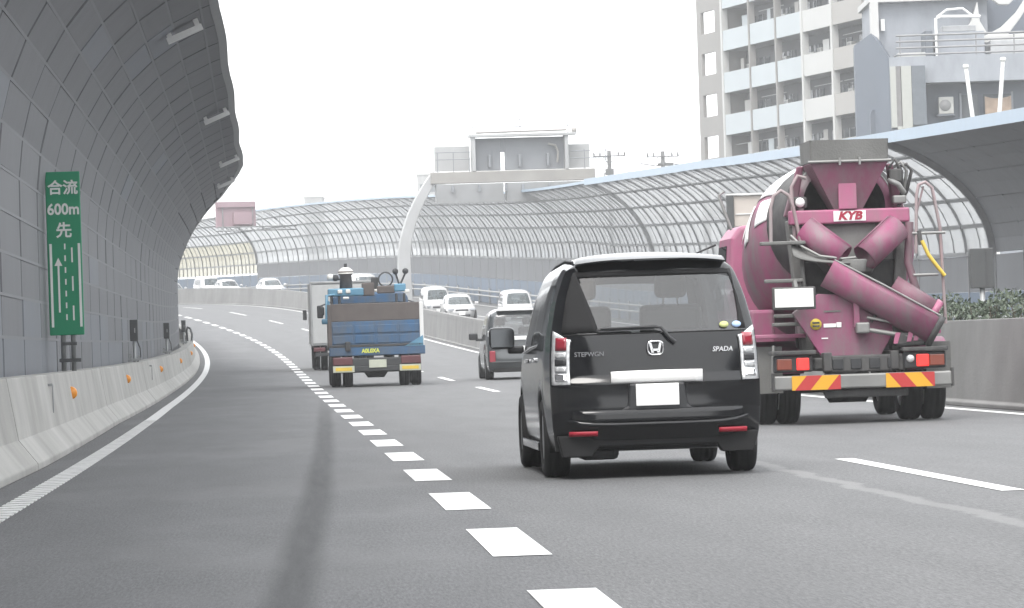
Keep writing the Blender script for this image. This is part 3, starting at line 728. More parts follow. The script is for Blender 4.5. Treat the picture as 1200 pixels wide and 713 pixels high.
# ------------------------------------------------------------------ pink sign on its bracket
t = thing('sign_board', 'dusty pink sign board seen from behind above the far noise wall', 'sign board', matrix=frame(299, 13.0, 0))
def bx2(name, c, d, m_, bev=.012):
    b = MB(); b.box(c, d); return b.build(name, MATS[m_], t, bevel=bev)
bx2('board', (0, 0, 7.05), (3.25, .25, 2.05), 'pink_sign'); bx2('top_box', (0, -.2, 7.85), (3.1, .3, .45), 'pink_sign'); bx2('rear_box', (.5, -.3, 6.72), (1.5, .35, .95), 'pink_sign')
for x in (-1.1, 1.35): bx2('stiffener', (x, -.18, 7.0), (.08, .1, 1.9), 'rib')
b = MB()
for z in (5.75, 6.05):
    for y in (-.5, .1): b.tube([(-1.6, y, z), (4.9, y, z)], .05, 6)
for i in range(12): b.tube([(-1.5 + i*.5, -.5, 5.75 + .3*(i % 2)), (-1.0 + i*.5, -.5, 6.05 - .3*(i % 2))], .03, 5)
b.build('truss', MATS['rib'], t)
b = MB(); b.tube([(1.7, 0, 6.6), (2.6, 0, 7.3), (3.4, 0, 6.6)], .03, 6); b.tube([(2.2, 0, 6.0), (2.2, 0, 7.3), (3.6, 0, 7.3), (3.6, 0, 6.0)], .03, 6); b.build('railing', MATS['galv'], t)

# ------------------------------------------------------------------ utility poles beyond the wall
mat('pole', (0.080, 0.080, 0.080), .7)
for i, (x, y, zt, lab) in enumerate(((8.39, 330, 15.9, 'utility pole with one crossarm, left of the two above the noise wall'), (12.88, 332, 15.8, 'utility pole with crossarm and brackets, right of the two above the noise wall'))):
    t = thing('utility_pole', lab, 'utility pole', loc=(x, y, -9), group='utility poles beyond the wall'); H = zt + 9
    b = MB(); b.lathe([(0, 0), (0, .26), (H, .17), (H, 0)], 12, 'z'); b.build('shaft', MATS['pole'], t)
    b = MB(); b.box((0, -.2, H - .45), (2.7, .1, .1)); b.build('crossarm', MATS['pole'], t)
    for dx in (-1.25, -.75, .75, 1.25):
        b = MB(); b.lathe([(0, 0), (0, .05), (.1, .09), (.18, .05), (.24, .08), (.3, .03), (.3, 0)], 8, 'z', (dx, -.2, H - .4)); b.build('insulator', MATS['pole'], t)
    b = MB(); b.tube([(0, -.2, H - 1.2), (-.5, -.2, H - .5)], .03, 5); b.tube([(0, -.2, H - 1.2), (.5, -.2, H - .5)], .03, 5); b.build('brace', MATS['pole'], t)
    b = MB()
    if i: b.tube([(-1.9, 0, H - .95), (-.6, 0, H - 1.2), (.4, 0, H - 1.0), (1.9, 0, H - 1.25)], .05, 6); b.box((.2, 0, H - 1.1), (1.3, .2, .25))
    else: b.box((0, 0, H - 1.75), (.7, .5, .5)); b.tube([(-.4, 0, H - 1.8), (-.5, 0, H - 2.6)], .05, 6)
    b.build('equipment', MATS['pole'], t)

# ------------------------------------------------------------------ apartment block
mat('ap_grey', (0.248, 0.239, 0.229), .8, var=.06, scale=.3); mat('ap_blue', (0.400, 0.435, 0.452), .7, var=.04, scale=.4); mat('ap_white', (0.446, 0.446, 0.434), .7, var=.04, scale=.4)
mat('ap_beige', (0.322, 0.310, 0.294), .8, var=.05, scale=.4); mat('ap_inner', (0.112, 0.116, 0.122), .85, var=.1, scale=.5); mat('ap_frame', (0.341, 0.347, 0.353), .6)
mat('ac_white', (0.383, 0.383, 0.365), .5); mat('grille', (.2, .2, .2), .6)
glass('window', (.30, .34, .37), .3, .04, (.10, .12, .135), .0, 1.5)
D = Vector((.28647, -.95809, 0)); Nn = Vector((.95809, .28647, 0))     # along the facade, into the building
A0 = Vector((15.15, 276, 0)) - D*5.47
Mx = Matrix((D, Nn, Vector((0, 0, 1)))).transposed().to_4x4(); Mx.translation = Vector((A0.x, A0.y, -9))
ap = thing('apartment_building', 'tall grey and white apartment block with pale blue balcony fronts', 'building', matrix=Mx)
PIT = 2.9; ztop0 = 21.27 + 9           # parapet top of one storey
div = [0, 5.47, 10.91, 15.98, 20.87, 26.2, 31.6]
floors = [ztop0 + PIT*k for k in range(-10, 6)]     # parapet tops
Htop = floors[-1] + 2.2
def bpart(name, x0, x1, y0, y1, z0, z1, mt, parent=None, bev=0.0):
    b = MB(); b.box(((x0 + x1)/2, (y0 + y1)/2, (z0 + z1)/2), (x1 - x0, y1 - y0, z1 - z0)); return b.build(name, MATS[mt], parent or ap, bevel=bev)
bpart('core', 5.6, 31.5, 1.6, 12, 0, Htop, 'ap_inner'); bpart('end_wall', 31.6, 31.9, 0, 12, 0, Htop, 'ap_beige'); bpart('roof', -.2, 31.9, -.2, 12.2, Htop, Htop + .4, 'ap_white')
for i, x in enumerate(div[1:6]): bpart('column', x - (.16 if i in (0, 3, 4) else .10), x + (.16 if i in (0, 3, 4) else .10), -.16, .3, 0, Htop, 'ap_white' if i in (0, 3, 4) else 'ap_grey')
bpart('side_wall', 5.32, 5.5, .3, 12, 0, Htop, 'ap_grey')
# open stair bay with see-through openings
bpart('stair_pier', 0, .9, 0, .25, 0, Htop, 'ap_grey'); bpart('stair_pier', 3.75, 5.3, 0, .25, 0, Htop, 'ap_grey')
for zt in floors:
    z0 = zt - 1.24
    bpart('stair_parapet', .9, 3.75, .002, .248, zt - 1.25, zt + .12, 'ap_grey')
    bpart('floor_slab', 5.5, 31.6, -.05, 1.6, z0 - .16, z0, 'ap_frame')
    for i in range(1, 6):
        x0, x1 = div[i] + .17, div[i + 1] - .17
        bpart('parapet', x0, x1, -.1, .05, z0 - .155, zt, 'ap_blue' if i < 4 else ('ap_white' if i == 4 else 'ap_beige'))
        if zt < 8: continue
        wn = bpart('window', x0 + .5, x0 + 2.1, 1.52, 1.59, z0 + .02, z0 + 2.05, 'window'); bpart('frame', x0 + 1.27, x0 + 1.33, 1.49, 1.52, z0 + .02, z0 + 2.05, 'ap_frame', wn)
        wn = bpart('window', x0 + 2.7, x1 - .5, 1.52, 1.59, z0 + .02, z0 + 2.05, 'window'); bpart('frame', (x0 + 2.2 + x1)/2, (x0 + 2.2 + x1)/2 + .06, 1.49, 1.52, z0 + .02, z0 + 2.05, 'ap_frame', wn)
        if rnd.random() < .7:
            a = x0 + rnd.choice((.1, 2.0, 3.6)); z2 = zt - rnd.uniform(.1, .35)
            ac = bpart('air_conditioner', a, a + .8, .8, 1.1, z2, z2 + .62, 'ac_white'); bpart('grille', a + .1, a + .55, .77, .8, z2 + .1, z2 + .52, 'grille', ac)
        if rnd.random() < .5:
            b = MB(); b.tube([(x0, .6, zt + .85), (x1, .6, zt + .85)], .03, 5); b.build('drying_pole', MATS['ap_frame'], ap)
        if rnd.random() < .4:
            a = x0 + rnd.uniform(.8, 2.5); bpart('laundry', a, a + rnd.uniform(.5, 1.2), .58, .62, zt + .1, zt + .85, rnd.choice(['ap_white', 'ap_blue', 'ap_beige']))

# ------------------------------------------------------------------ blue grey building at the right
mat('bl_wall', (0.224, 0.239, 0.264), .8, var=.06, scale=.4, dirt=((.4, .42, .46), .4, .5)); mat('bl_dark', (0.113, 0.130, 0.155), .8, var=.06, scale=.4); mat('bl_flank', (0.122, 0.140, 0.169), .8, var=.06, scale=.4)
mat('fin_cream', (0.348, 0.354, 0.331), .7, var=.04); mat('fin_brown', (0.174, 0.168, 0.168), .7); mat('fin_dark', (0.111, 0.126, 0.144), .7)
mat('cloth', (0.325, 0.244, 0.186), .9, var=.15, scale=3)
bb = thing('blue_grey_building', 'blue grey building with roof terrace pipes at the upper right', 'building', loc=(18, 200, -9))
def bq(name, x0, x1, y0, y1, z0, z1, mt, parent=None, bev=0.0):      # world x, z; y from the front
    b = MB(); b.box(((x0 + x1)/2 - 18, (y0 + y1)/2, (z0 + z1)/2 + 9), (x1 - x0, y1 - y0, z1 - z0)); return b.build(name, MATS[mt], parent or bb, bevel=bev)
b = MB(); b.prism([(19.2 - 18, 0), (21.0 - 18, 0), (21.0 - 18, 21.5), (40 - 18, 21.5), (40 - 18, 22.83), (19.2 - 18, 22.83)], 'y', 0, 9); b.build('wall', MATS['bl_wall'], bb)
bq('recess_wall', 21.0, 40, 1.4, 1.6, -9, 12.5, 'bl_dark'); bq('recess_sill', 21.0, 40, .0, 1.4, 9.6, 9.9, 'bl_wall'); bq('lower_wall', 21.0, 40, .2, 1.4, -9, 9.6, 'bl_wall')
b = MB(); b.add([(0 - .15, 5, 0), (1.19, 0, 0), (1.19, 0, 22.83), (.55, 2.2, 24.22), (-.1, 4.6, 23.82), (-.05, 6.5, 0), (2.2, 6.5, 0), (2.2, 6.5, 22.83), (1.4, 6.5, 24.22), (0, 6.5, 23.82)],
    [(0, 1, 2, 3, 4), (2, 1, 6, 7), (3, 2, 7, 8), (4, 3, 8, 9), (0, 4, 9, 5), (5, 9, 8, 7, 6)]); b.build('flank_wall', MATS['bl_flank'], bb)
b = MB(); k = []
for i in range(9): a = math.pi*i/8; k.append((.55 - .17*math.cos(a), 20.1 + .25*math.sin(a)))
poly = [(.38, 18.6)] + k + [(.72, 18.6)]
Mf = Matrix.Translation((0, 2.05, 0)) @ Matrix.Rotation(0, 4, 'Z')
b.prism(poly, 'y', 2.05, 2.75); b.build('arched_window', MATS['bl_dark'], bb)
for x0, x1, mt, z0 in ((19.22, 19.48, 'fin_cream', 10.3), (19.48, 19.72, 'fin_brown', 9.5), (19.75, 20.25, 'fin_cream', 10.2), (20.27, 20.95, 'fin_dark', 10.4)): bq('fin', x0, x1, -.35, -.005, z0, 13.35, mt)
for x0, x1, z0, z1, mt in ((19.3, 19.45, 9.6, 10.2, 'fin_dark'), (19.5, 19.75, 9.4, 10.35, 'fin_cream'), (20.0, 20.2, 9.4, 10.1, 'fin_dark'), (20.5, 20.8, 9.4, 10.3, 'fin_cream')): bq('block', x0, x1, -.36, -.004, z0, z1, mt)
ac = bq('air_conditioner', 21.68, 22.42, .6, .95, 10.95, 11.8, 'ac_white', bev=.03)
b = MB(); b.lathe([(.56, 0), (.56, .27), (.598, .29), (.6, .29)], 18, 'y', (22.0 - 18, 0, 11.38 + 9)); b.build('fan_grille', MATS['grille'], ac)
bq('bracket', 21.6, 22.5, .55, 1.4, 10.86, 10.945, 'fin_dark')
w1 = bq('window', 22.9, 23.75, 1.33, 1.38, 10.2, 11.9, 'window'); bq('frame', 22.8, 22.9, 1.3, 1.4, 10.2, 12.0, 'bl_wall', w1)
w1 = bq('window', 24.0, 25.4, 1.33, 1.38, 10.2, 11.9, 'window'); bq('frame', 25.4, 25.5, 1.3, 1.4, 10.2, 12.0, 'bl_wall', w1)
b = MB(); b.grid(lambda u, v: Vector((24.0 - 18 + 1.33*u, .75 + .06*math.sin(u*9), 9 + 11.77 - .12*math.sin(math.pi*u)*(1 - v) - v*(.95 + .1*math.sin(u*5)))), [i/14 for i in range(15)], [i/6 for i in range(7)]); cl = b.build('cloth_sheet', MATS['cloth'], bb); 
sd = cl.modifiers.new('thick', 'SOLIDIFY'); sd.thickness = .02
# roof terrace: rails, pipes, back storey
for z in (13.95, 14.28, 14.6, 14.9):
    b = MB(); b.tube([(19.6 - 18, .2, z + 9), (40 - 18, .2, z + 9)], .055, 6); b.build('rail', MATS['rib'], bb)
for x in range(11):
    b = MB(); b.tube([(19.8 + 1.9*x - 18, .2, 22.8), (19.8 + 1.9*x - 18, .2, 23.95)], .04, 6); b.build('rail_post', MATS['rib'], bb)
bq('upper_wall', 19.0, 24.9, 6, 12, 13.8, 17.05, 'bl_wall'); bq('eave', 18.8, 25.0, 5.4, 12.2, 17.05, 17.35, 'ap_white'); bq('corner_pier', 18.85, 19.25, 5.3, 6, 13.5, 17.05, 'ap_white')
bq('wall_lamp', 19.4, 19.6, 5.7, 6, 15.6, 16.2, 'white_steel')
for x0, x1, z0, z1, mt in ((19.9, 21.3, 13.84, 14.2, 'ac_white'), (21.9, 24.3, 13.84, 15.2, 'bl_wall'), (22.2, 23.9, 15.2, 15.5, 'ap_frame'), (21.3, 21.7, 13.84, 15.3, 'fin_dark'), (24.6, 27.5, 13.84, 14.7, 'ap_frame')): bq('roof_unit', x0, x1, 2.5, 4.5, z0, z1, mt, bev=.03)
b = MB(); b.tube([(21.85 - 18, 2.2, 22.9), (21.85 - 18, 2.2, 24.85), (22.1 - 18, 2.2, 24.95), (24.1 - 18, 2.2, 24.9)], .08, 8); b.tube([(22.0 - 18, 3, 25.0), (22.5 - 18, 3, 25.35), (23.3 - 18, 3, 25.4), (23.8 - 18, 3, 25.0)], .06, 8); b.build('pipe', MATS['white_steel'], bb)
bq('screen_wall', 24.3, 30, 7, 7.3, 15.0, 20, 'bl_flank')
orn = MB()
def plate(pts, y0, y1): orn.prism([(x - 18, z + 9) for x, z in pts], 'y', y0, y1)
plate([(23.6, 15.35), (24.0, 15.9), (24.33, 16.9), (24.42, 15.9), (24.75, 15.3), (24.2, 15.1)], 5.2, 5.9)
plate([(24.6, 15.1), (25.5, 15.55), (26.3, 16.3), (26.85, 17.1), (27.2, 17.1), (26.5, 16.0), (25.7, 15.0)], 5.0, 5.6)
plate([(24.5, 14.75), (24.5, 15.12), (27.6, 15.2), (27.6, 14.8)], 4.9, 5.7)
plate([(25.1, 16.95), (25.4, 16.7), (25.9, 16.68), (26.2, 16.95), (26.0, 17.4), (25.3, 17.4)], 5.0, 5.5)
orn.build('roof_ornament', MATS['ap_white'], bb, bevel=.03)
for (xa, za, xb, zb, lab) in ((22.22, 12.72, 22.75, 7.5, 'slim white mast leaning left, leftmost of three above the wall cap'), (24.02, 13.0, 23.45, 7.5, 'slim white mast leaning right, middle of three above the wall cap'), (25.29, 12.75, 25.9, 7.5, 'slim white mast with bent head, rightmost of three above the wall cap')):
    t = thing('white_mast', lab, 'mast', loc=(xb, 193, -9), group='white masts before the blue grey building')
    b = MB(); b.tube([(0, 0, 0), (0, 0, zb + 9), ((xa - xb), 0, za + 9)], [.12, .11, .10], 10); b.build('pole', MATS['white_steel'], t)
    b = MB(); b.lathe([(0, 0), (0, .13), (.12, .15), (.2, .1), (.2, 0)], 10, 'z', (xa - xb, 0, za + 8.97)); b.build('cap', MATS['white_steel'], t)
    if 'bent' in lab:
        b = MB(); b.tube([(xa - xb, 0, za + 9), (xa - xb + .35, 0, za + 9.2), (xa - xb + .75, 0, za + 9.05)], .08, 8); b.box((xa - xb + .6, 0, za + 8.3), (.5, .4, 1.2)); b.build('head', MATS['white_steel'], t)

# ------------------------------------------------------------------ faint far buildings
mat('far_wall', (0.312, 0.312, 0.312), .8)
for x0, x1, zt, y, lab in ((-30.6, -28.0, 23.4, 600, 'faint pale block far away above the left noise wall'), (-13.6, -9.5, 26.2, 600, 'faint pale block far away left of the gantry')):
    t = thing('distant_building', lab, 'building', loc=((x0 + x1)/2, y, -9)); wd = x1 - x0
    b = MB(); b.box((0, 5, (zt + 9)/2), (wd, 10, zt + 9)); b.build('wall', MATS['far_wall'], t)
    b = MB(); b.box((0, 5, zt + 9.1), (wd + .3, 10.3, .2)); b.build('roof', MATS['ap_white'], t)
    for k in range(3): b = MB(); b.box((0, -.01, zt + 9 - 2 - k*3), (wd*.8, .05, 1.2)); b.build('window', MATS['window'], t)

# ------------------------------------------------------------------ haze
hz = MB(); hz.box((0, 300, 17), (1860, 1660, 54)); ho = hz.build('haze', None); ho['kind'] = 'stuff'
hm = bpy.data.materials.new('haze'); hm.use_nodes = True; n = hm.node_tree.nodes; n.clear()
o_ = n.new('ShaderNodeOutputMaterial'); pv = n.new('ShaderNodeVolumePrincipled'); pv.inputs['Color'].default_value = (.95, .96, .97, 1); pv.inputs['Density'].default_value = .0007
hm.node_tree.links.new(pv.outputs[0], o_.inputs['Volume']); ho.data.materials.append(hm)
#--PART4--

# ------------------------------------------------------------------ vehicles: shared pieces
def paint(name, col, rough=.22, metal=0.0, coat=.7, dirt=None, var=.04): return mat(name, col, rough, metal, var=var, scale=2.0, coat=coat, dirt=dirt)
paint('van_black', (.010, .0105, .012), .11, .0, 0.0); paint('suv_grey', (.060, .066, .070), .25, .2, .8); paint('car_white', (.55, .55, .55), .25, 0, .6)
mat('trim_black', (0.030, 0.031, 0.034), .5); mat('rubber', (.020, .020, .021), .85, bump=.2, bscale=60); mat('rim_alloy', (.52, .53, .54), .3, metal=.8); mat('under', (.012, .012, .013), .9)
mat('badge', (.30, .30, .31), .3, metal=.8); mat('chrome', (.82, .82, .83), .12, metal=.9); mat('plate_white', (.86, .86, .85), .5, var=.02); mat('seat', (.045, .045, .05), .8); mat('lamp_red', (.28, .018, .035), .2, coat=1.0); mat('lamp_red_on', (.80, .035, .03), .3, emit=.35)
mat('lamp_clear', (.70, .71, .72), .12, metal=.35, coat=1.0, var=.25, scale=30); mat('lamp_dark', (.10, .025, .03), .3, coat=.8); mat('lamp_amber', (.22, .05, .028), .3, coat=.8); mat('reflector_red', (.40, .025, .045), .35)
mat('mirror', (.10, .105, .11), .08, metal=.9); mat('headlamp', (.55, .57, .6), .1, metal=.3, coat=1.0)
glass('car_glass', (.42, .45, .46), .80, .03, (.03, .03, .03), 0, 1.5)
glass('privacy_glass', (.66, .68, .70), .90, .02, (.02, .02, .02), 0, 2.0)
glass('screen_glass', (.82, .86, .86), .74, .03, (.20, .24, .25), 0, 1.5)

def wheel(parent, x, y, r=.32, wdt=.21, side=1, spokes=5, name='wheel', dual=False):
    """wheel part with tyre and rim as its sub-parts"""
    hub = MB(); hub.lathe([(side*wdt*.30, 0), (side*wdt*.30, r*.16), (-side*wdt*.3, r*.16), (-side*wdt*.3, 0)], 12, 'x'); h_ = hub.build(name, MATS['trim_black'], parent, loc=(x, y, r))
    t = MB(); w2 = wdt/2
    t.lathe([(-w2*.8, r*.62), (-w2, r*.70), (-w2, r*.90), (-w2*.85, r*.975), (-w2*.55, r), (-w2*.5, r*.985), (-w2*.42, r), (-.02, r), (-.015, r*.985), (.015, r*.985), (.02, r), (w2*.42, r), (w2*.5, r*.985), (w2*.55, r), (w2*.85, r*.975), (w2, r*.90), (w2, r*.70), (w2*.8, r*.62)], 32, 'x')
    t.build('tyre', MATS['rubber'], h_)
    k = MB(); k.lathe([(side*w2*.8, r*.64), (side*w2*.86, r*.62), (side*w2*.5, r*.56), (-side*w2*.6, r*.56), (-side*w2*.8, r*.62)], 28, 'x')
    for i in range(spokes):
        a = 2*math.pi*i/spokes; c, s_ = math.cos(a), math.sin(a); mm = Matrix.Rotation(a, 4, 'X')
        k.hexa([mm @ Vector(p) for p in [(side*w2*.45, -r*.09, r*.08), (side*w2*.75, -r*.09, r*.08), (side*w2*.75, r*.09, r*.08), (side*w2*.45, r*.09, r*.08), (side*w2*.45, -r*.06, r*.58), (side*w2*.7, -r*.06, r*.58), (side*w2*.7, r*.06, r*.58), (side*w2*.45, r*.06, r*.58)]])
    k.lathe([(side*w2*.8, 0), (side*w2*.8, r*.13), (side*w2*.4, r*.16)], 14, 'x')
    k.build('rim', MATS['rim_alloy'], h_)
    return h_

def body_fn(p):
    W2, wb, r = p['w']/2, p['wb'], p['r']
    yr = lambda z: interp(z, p['rear']); yf = lambda z: interp(z, p['front'])
    ylo0, ylo1 = yr(.4), yf(.4)
    def zb(v):
        y = ylo0 + (ylo1 - ylo0)*v; z = p['sill']
        for yw in (0, wb):
            d = abs(y - yw); R = r + .07
            if d < R: z = max(z, r + math.sqrt(R*R - d*d))
        if v < .08: z = max(z, interp(v, [(0, p.get('rear_sill', p['sill'])), (.08, p['sill'])]))
        return z
    def fn(u, v, t):
        belt = interp(v, p['belt']); tb = p['tb']; au = abs(u)
        zt = interp(v, p['roof']) - p.get('crown', .05)*au**2 - .07*au**10
        z = zb(v) + (belt - zb(v))*t/tb if t < tb else belt + (zt - belt)*(t - tb)/(1 - tb)
        hw = interp(z, p['sec']) * interp(v, p['plan'])
        y0 = yr(z) + p.get('rc', .10)*au**7; y1 = yf(z) - p.get('fc', .22)*au**4
        y = y0 + (y1 - y0)*v
        return Vector((u*hw*W2, y, z))
    return fn
def make_body(root, p, mt, glass_side='car_glass', glass_rear='car_glass', glass_front='screen_glass'):
    fn = body_fn(p); tb = p['tb']
    us = sorted(set([-1, -.985, -.95, -.9, -.8, -.6, -.4, -.2, 0, .2, .4, .6, .8, .9, .95, .985, 1] + list(p.get('ruw', ())) + list(p.get('fuw', ()))))
    tl = sorted(set(list(p.get('tx', ())) + [0, tb*.2, tb*.4, tb*.55, tb*.7, tb*.85, tb, 1, .985, .96, .93] + [x for w_ in p['win'] for x in w_[2:4]] + list(p['rwin'][2:4]) + list(p['fwin'][2:4]) + [tb + (1 - tb)*k/6 for k in range(1, 6)]))
    vl = sorted(set([k/44 for k in range(45)] + [.008, .02, .98, .992] + [x for w_ in p['win'] for x in w_[0:2]]))
    us = sorted(set(us + list(p['rwin'][0:2]) + list(p['fwin'][0:2])))
    body = MB(); mids = lambda a: [(x + y)/2 for x, y in zip(a[:-1], a[1:])]
    mu, mv, mt_ = mids(us), mids(vl), mids(tl)
    inside = lambda w_, a, b_: w_[0] < a < w_[1] and w_[2] < b_ < w_[3]
    def face(gridfn, A, B, win, nm, gm, side=None):
        mA, mB = mids(A), mids(B)
        body.grid(gridfn, A, B, keep=lambda i, j: not any(inside(w_, mA[i], mB[j]) for w_ in win))
        for w_ in win:
            g = MB(); g.grid(gridfn, A, B, keep=lambda i, j: inside(w_, mA[i], mB[j])); g.build(nm, MATS[gm], root)
    face(lambda u, t: fn(u, 0, t), us, tl, [p['rwin']] if p['rwin'][0] < p['rwin'][1] else [], 'rear_window', glass_rear)
    face(lambda u, t: fn(u, 1, t), us, tl, [p['fwin']], 'windscreen', glass_front)
    for sd in (-1, 1): face(lambda v, t: fn(sd, v, t), vl, tl, p['win'], 'side_window', glass_side)
    body.grid(lambda u, v: fn(u, v, 1), us, vl)
    body.grid(lambda u, v: fn(u, v, 0), us, vl)
    me = body.mesh('body', MATS[mt]); bm = bmesh.new(); bm.from_mesh(me); bmesh.ops.remove_doubles(bm, verts=bm.verts, dist=.0005); bmesh.ops.recalc_face_normals(bm, faces=bm.faces)
    for e in bm.edges: e.smooth = True
    bm.to_mesh(me); bm.free()
    o = put('body', me, root); return o, fn
def bx3(root, name, c, d, mt, bev=.0, seg=2):
    b = MB(); b.box(c, d); return b.build(name, MATS[mt], root, bevel=bev, seg=seg)
def copy_tree(o, parent=None):
    c = o.copy(); C.objects.link(c); c.parent = parent
    if parent is None: INV[c.name] = c.matrix_world.inverted()
    for ch in list(o.children): copy_tree(ch, c)
    return c
def place(o, s, l, z=0.0, flip=False):
    M = frame(s, l, z)
    if flip: M = M @ Matrix.Rotation(math.pi, 4, 'Z')
    o.matrix_world = M; INV[o.name] = M.inverted(); return o
def seat(root, x, y, z=.62, w_=.5, h=.62, head=True, name='seat'):
    b = MB(); b.box((x, y, z), (w_, .5, .16)); m_ = Matrix.Translation((x, y - .22, z + .05)) @ Matrix.Rotation(R_(12), 4, 'X'); b.box((0, 0, h/2), (w_, .13, h), m_)
    o = b.build(name, MATS['seat'], root, bevel=.05, seg=3)
    if head:
        g = MB(); g.box((0, -.01, h + .16), (.27, .11, .20), m_); g.build('headrest', MATS['seat'], o, bevel=.05, seg=3)
        g = MB()
        for dx in (-.06, .06): g.tube([m_ @ Vector((dx, 0, h - .02)), m_ @ Vector((dx, 0, h + .1))], .008, 6)
        g.build('headrest_stem', MATS['steel'], o)
    return o

# ------------------------------------------------------------------ black minivan
VAN = dict(w=1.695, wb=2.855, r=.318, sill=.20, rear_sill=.22, tb=.56, rc=.13, fc=.30, crown=.035, tx=(.320, .328, .340, .369, .372),
    belt=[(0, 1.10), (.25, 1.06), (.7, 1.0), (1, .98)], roof=[(0, 1.722), (.05, 1.748), (.35, 1.772), (.75, 1.75), (1, 1.66)],
    sec=[(.2, .955), (.40, .985), (.65, 1.0), (.95, .99), (1.12, .972), (1.40, .900), (1.58, .820), (1.70, .735), (1.77, .66)],
    plan=[(0, .965), (.10, .995), (.3, 1.0), (.85, .99), (.95, .95), (1, .87)],
    rear=[(.20, -.80), (.30, -.885), (.42, -.93), (.56, -.925), (.62, -.893), (.735, -.912), (.80, -.870), (1.08, -.85), (1.13, -.835), (1.62, -.665), (1.80, -.52)],
    front=[(.2, 3.60), (.45, 3.74), (.7, 3.70), (.92, 3.45), (1.02, 3.05), (1.70, 2.15), (1.82, 1.9)],
    win=[(.075, .265, .60, .90), (.285, .50, .59, .90), (.52, .72, .58, .90), (.735, .80, .58, .88)], rwin=(-.9, .9, .575, .90), fwin=(-.9, .9, .60, .93))
van = thing('minivan', 'black minivan with white plate seen from behind in the middle lane', 'minivan')
van_body, vf = make_body(van, VAN, 'van_black', 'car_glass', 'privacy_glass')
def rear_at(x, z):       # rear surface y
    hw = interp(z, VAN['sec'])*.965*VAN['w']/2; u = min(1, abs(x)/hw); return interp(z, VAN['rear']) + .13*u**7
for i, (x, y, s_) in enumerate(((-.74, 0, -1), (.74, 0, 1), (-.74, 2.855, -1), (.74, 2.855, 1))): wheel(van, x, y, .318, .205, s_, 7)
def patch(root, name, x0, x1, z0, z1, mt, off=.006, nx=10, nz=6, shape=None, thick=.0):
    """panel that follows the rear surface"""
    b = MB()
    def f(u, v):
        x = x0 + (x1 - x0)*u; z = z0 + (z1 - z0)*v
        if shape: x, z = shape(u, v)
        return Vector((x, rear_at(x, z) - off, z))
    b.grid(f, [i/nx for i in range(nx + 1)], [i/nz for i in range(nz + 1)]); o = b.build(name, MATS[mt], root)
    m_ = o.modifiers.new('thick', 'SOLIDIFY'); m_.thickness = .012; m_.offset = 0
    return o
# dark ceramic edge round the rear window, slanting on the inside
for sd in (-1, 1):
    def sh(u, v, sd=sd):
        z = 1.135 + .465*v; hw = interp(z, VAN['sec'])*.965*VAN['w']/2*.905; inner = interp(v, [(0, .43 if sd < 0 else .66), (.3, .47 if sd < 0 else .665), (1, .585 if sd < 0 else .63)])
        return sd*(inner + (hw - inner)*u), z
    patch(van, 'window_border', 0, 1, 0, 1, 'under', .004, 6, 8, sh)
patch(van, 'window_border', 0, 1, 0, 1, 'under', .004, 10, 2, lambda u, v: ((-.62 + 1.24*u)*(1 - .06*v), 1.565 + .04*v))
# spoiler with high brake lamp
b = MB(); b.grid(lambda u, v: Vector(((-.575 + 1.15*u)*(1 + .02*v), -.54 - .21*v + .07*abs(2*u - 1)**3*v, 1.737 - .025*v - .03*abs(2*u - 1)**3 - .015*v*v)), [i/16 for i in range(17)], [i/5 for i in range(6)])
b.grid(lambda u, v: Vector(((-.575 + 1.15*u)*(1 + .02*v), -.54 - .21*v + .07*abs(2*u - 1)**3*v, 1.672 + .018*v - .03*abs(2*u - 1)**3 - .005*v)), [i/16 for i in range(17)], [i/5 for i in range(6)])
sp = b.build('spoiler', MATS['van_black'], van)
b = MB(); b.grid(lambda u, v: Vector((-.587 + 1.174*u, -.751 + .07*abs(2*u - 1)**3, 1.685 + .012*v - .03*abs(2*u - 1)**3)), [i/16 for i in range(17)], [0, 1]); b.build('spoiler_edge', MATS['van_black'], sp)
bx3(sp, 'brake_lamp', (0, -.752, 1.688), (.26, .008, .012), 'trim_black')
# tail lamps: outline wraps the corner, red upper, clear lower
for sd in (-1, 1):
    def sh(u, v, sd=sd):
        z = .735 + .42*v; hw = interp(z, VAN['sec'])*.965*VAN['w']/2; x = hw*(.985 - .165*(1 - u) + .0*v)
        if v > .85: z -= .09*(1 - u)*(v - .85)/.15
        return sd*x, z
    tl_ = patch(van, 'tail_lamp', 0, 1, 0, 1, 'lamp_clear', .012, 6, 10, sh)
    for z0, z1, mt in ((1.0, 1.10, 'lamp_red'), (.945, .985, 'lamp_clear'), (.885, .935, 'trim_black'), (.835, .875, 'lamp_clear'), (.76, .82, 'chrome')):
        def sh2(u, v, sd=sd):
            z = z0 + (z1 - z0)*v; hw = interp(z, VAN['sec'])*.965*VAN['w']/2; return sd*hw*(.955 - .10*(1 - u)), z
        patch(tl_, 'lens', 0, 1, 0, 1, mt, .022, 4, 3, sh2)
# chrome garnish, plate and its recess
b = MB(); b.grid(lambda u, v: Vector((-.355 + .71*u, -.93 - .012*math.sin(math.pi*v), .735 + .095*v - .004*(2*u - 1)**2)), [i/10 for i in range(11)], [i/6 for i in range(7)])
o = b.build('garnish', MATS['plate_white'], van); m_ = o.modifiers.new('t', 'SOLIDIFY'); m_.thickness = .04; m_.offset = -1
b = MB(); b.prism([(-.30, .515), (.30, .515), (.235, .56), (.215, .735), (-.215, .735), (-.235, .56)], 'y', -.935, -.88); b.build('plate_recess', MATS['trim_black'], van, bevel=.02)
b = MB(); b.box((0, -.945, .64), (.335, .012, .17)); b.build('number_plate', MATS['plate_white'], van, bevel=.006)
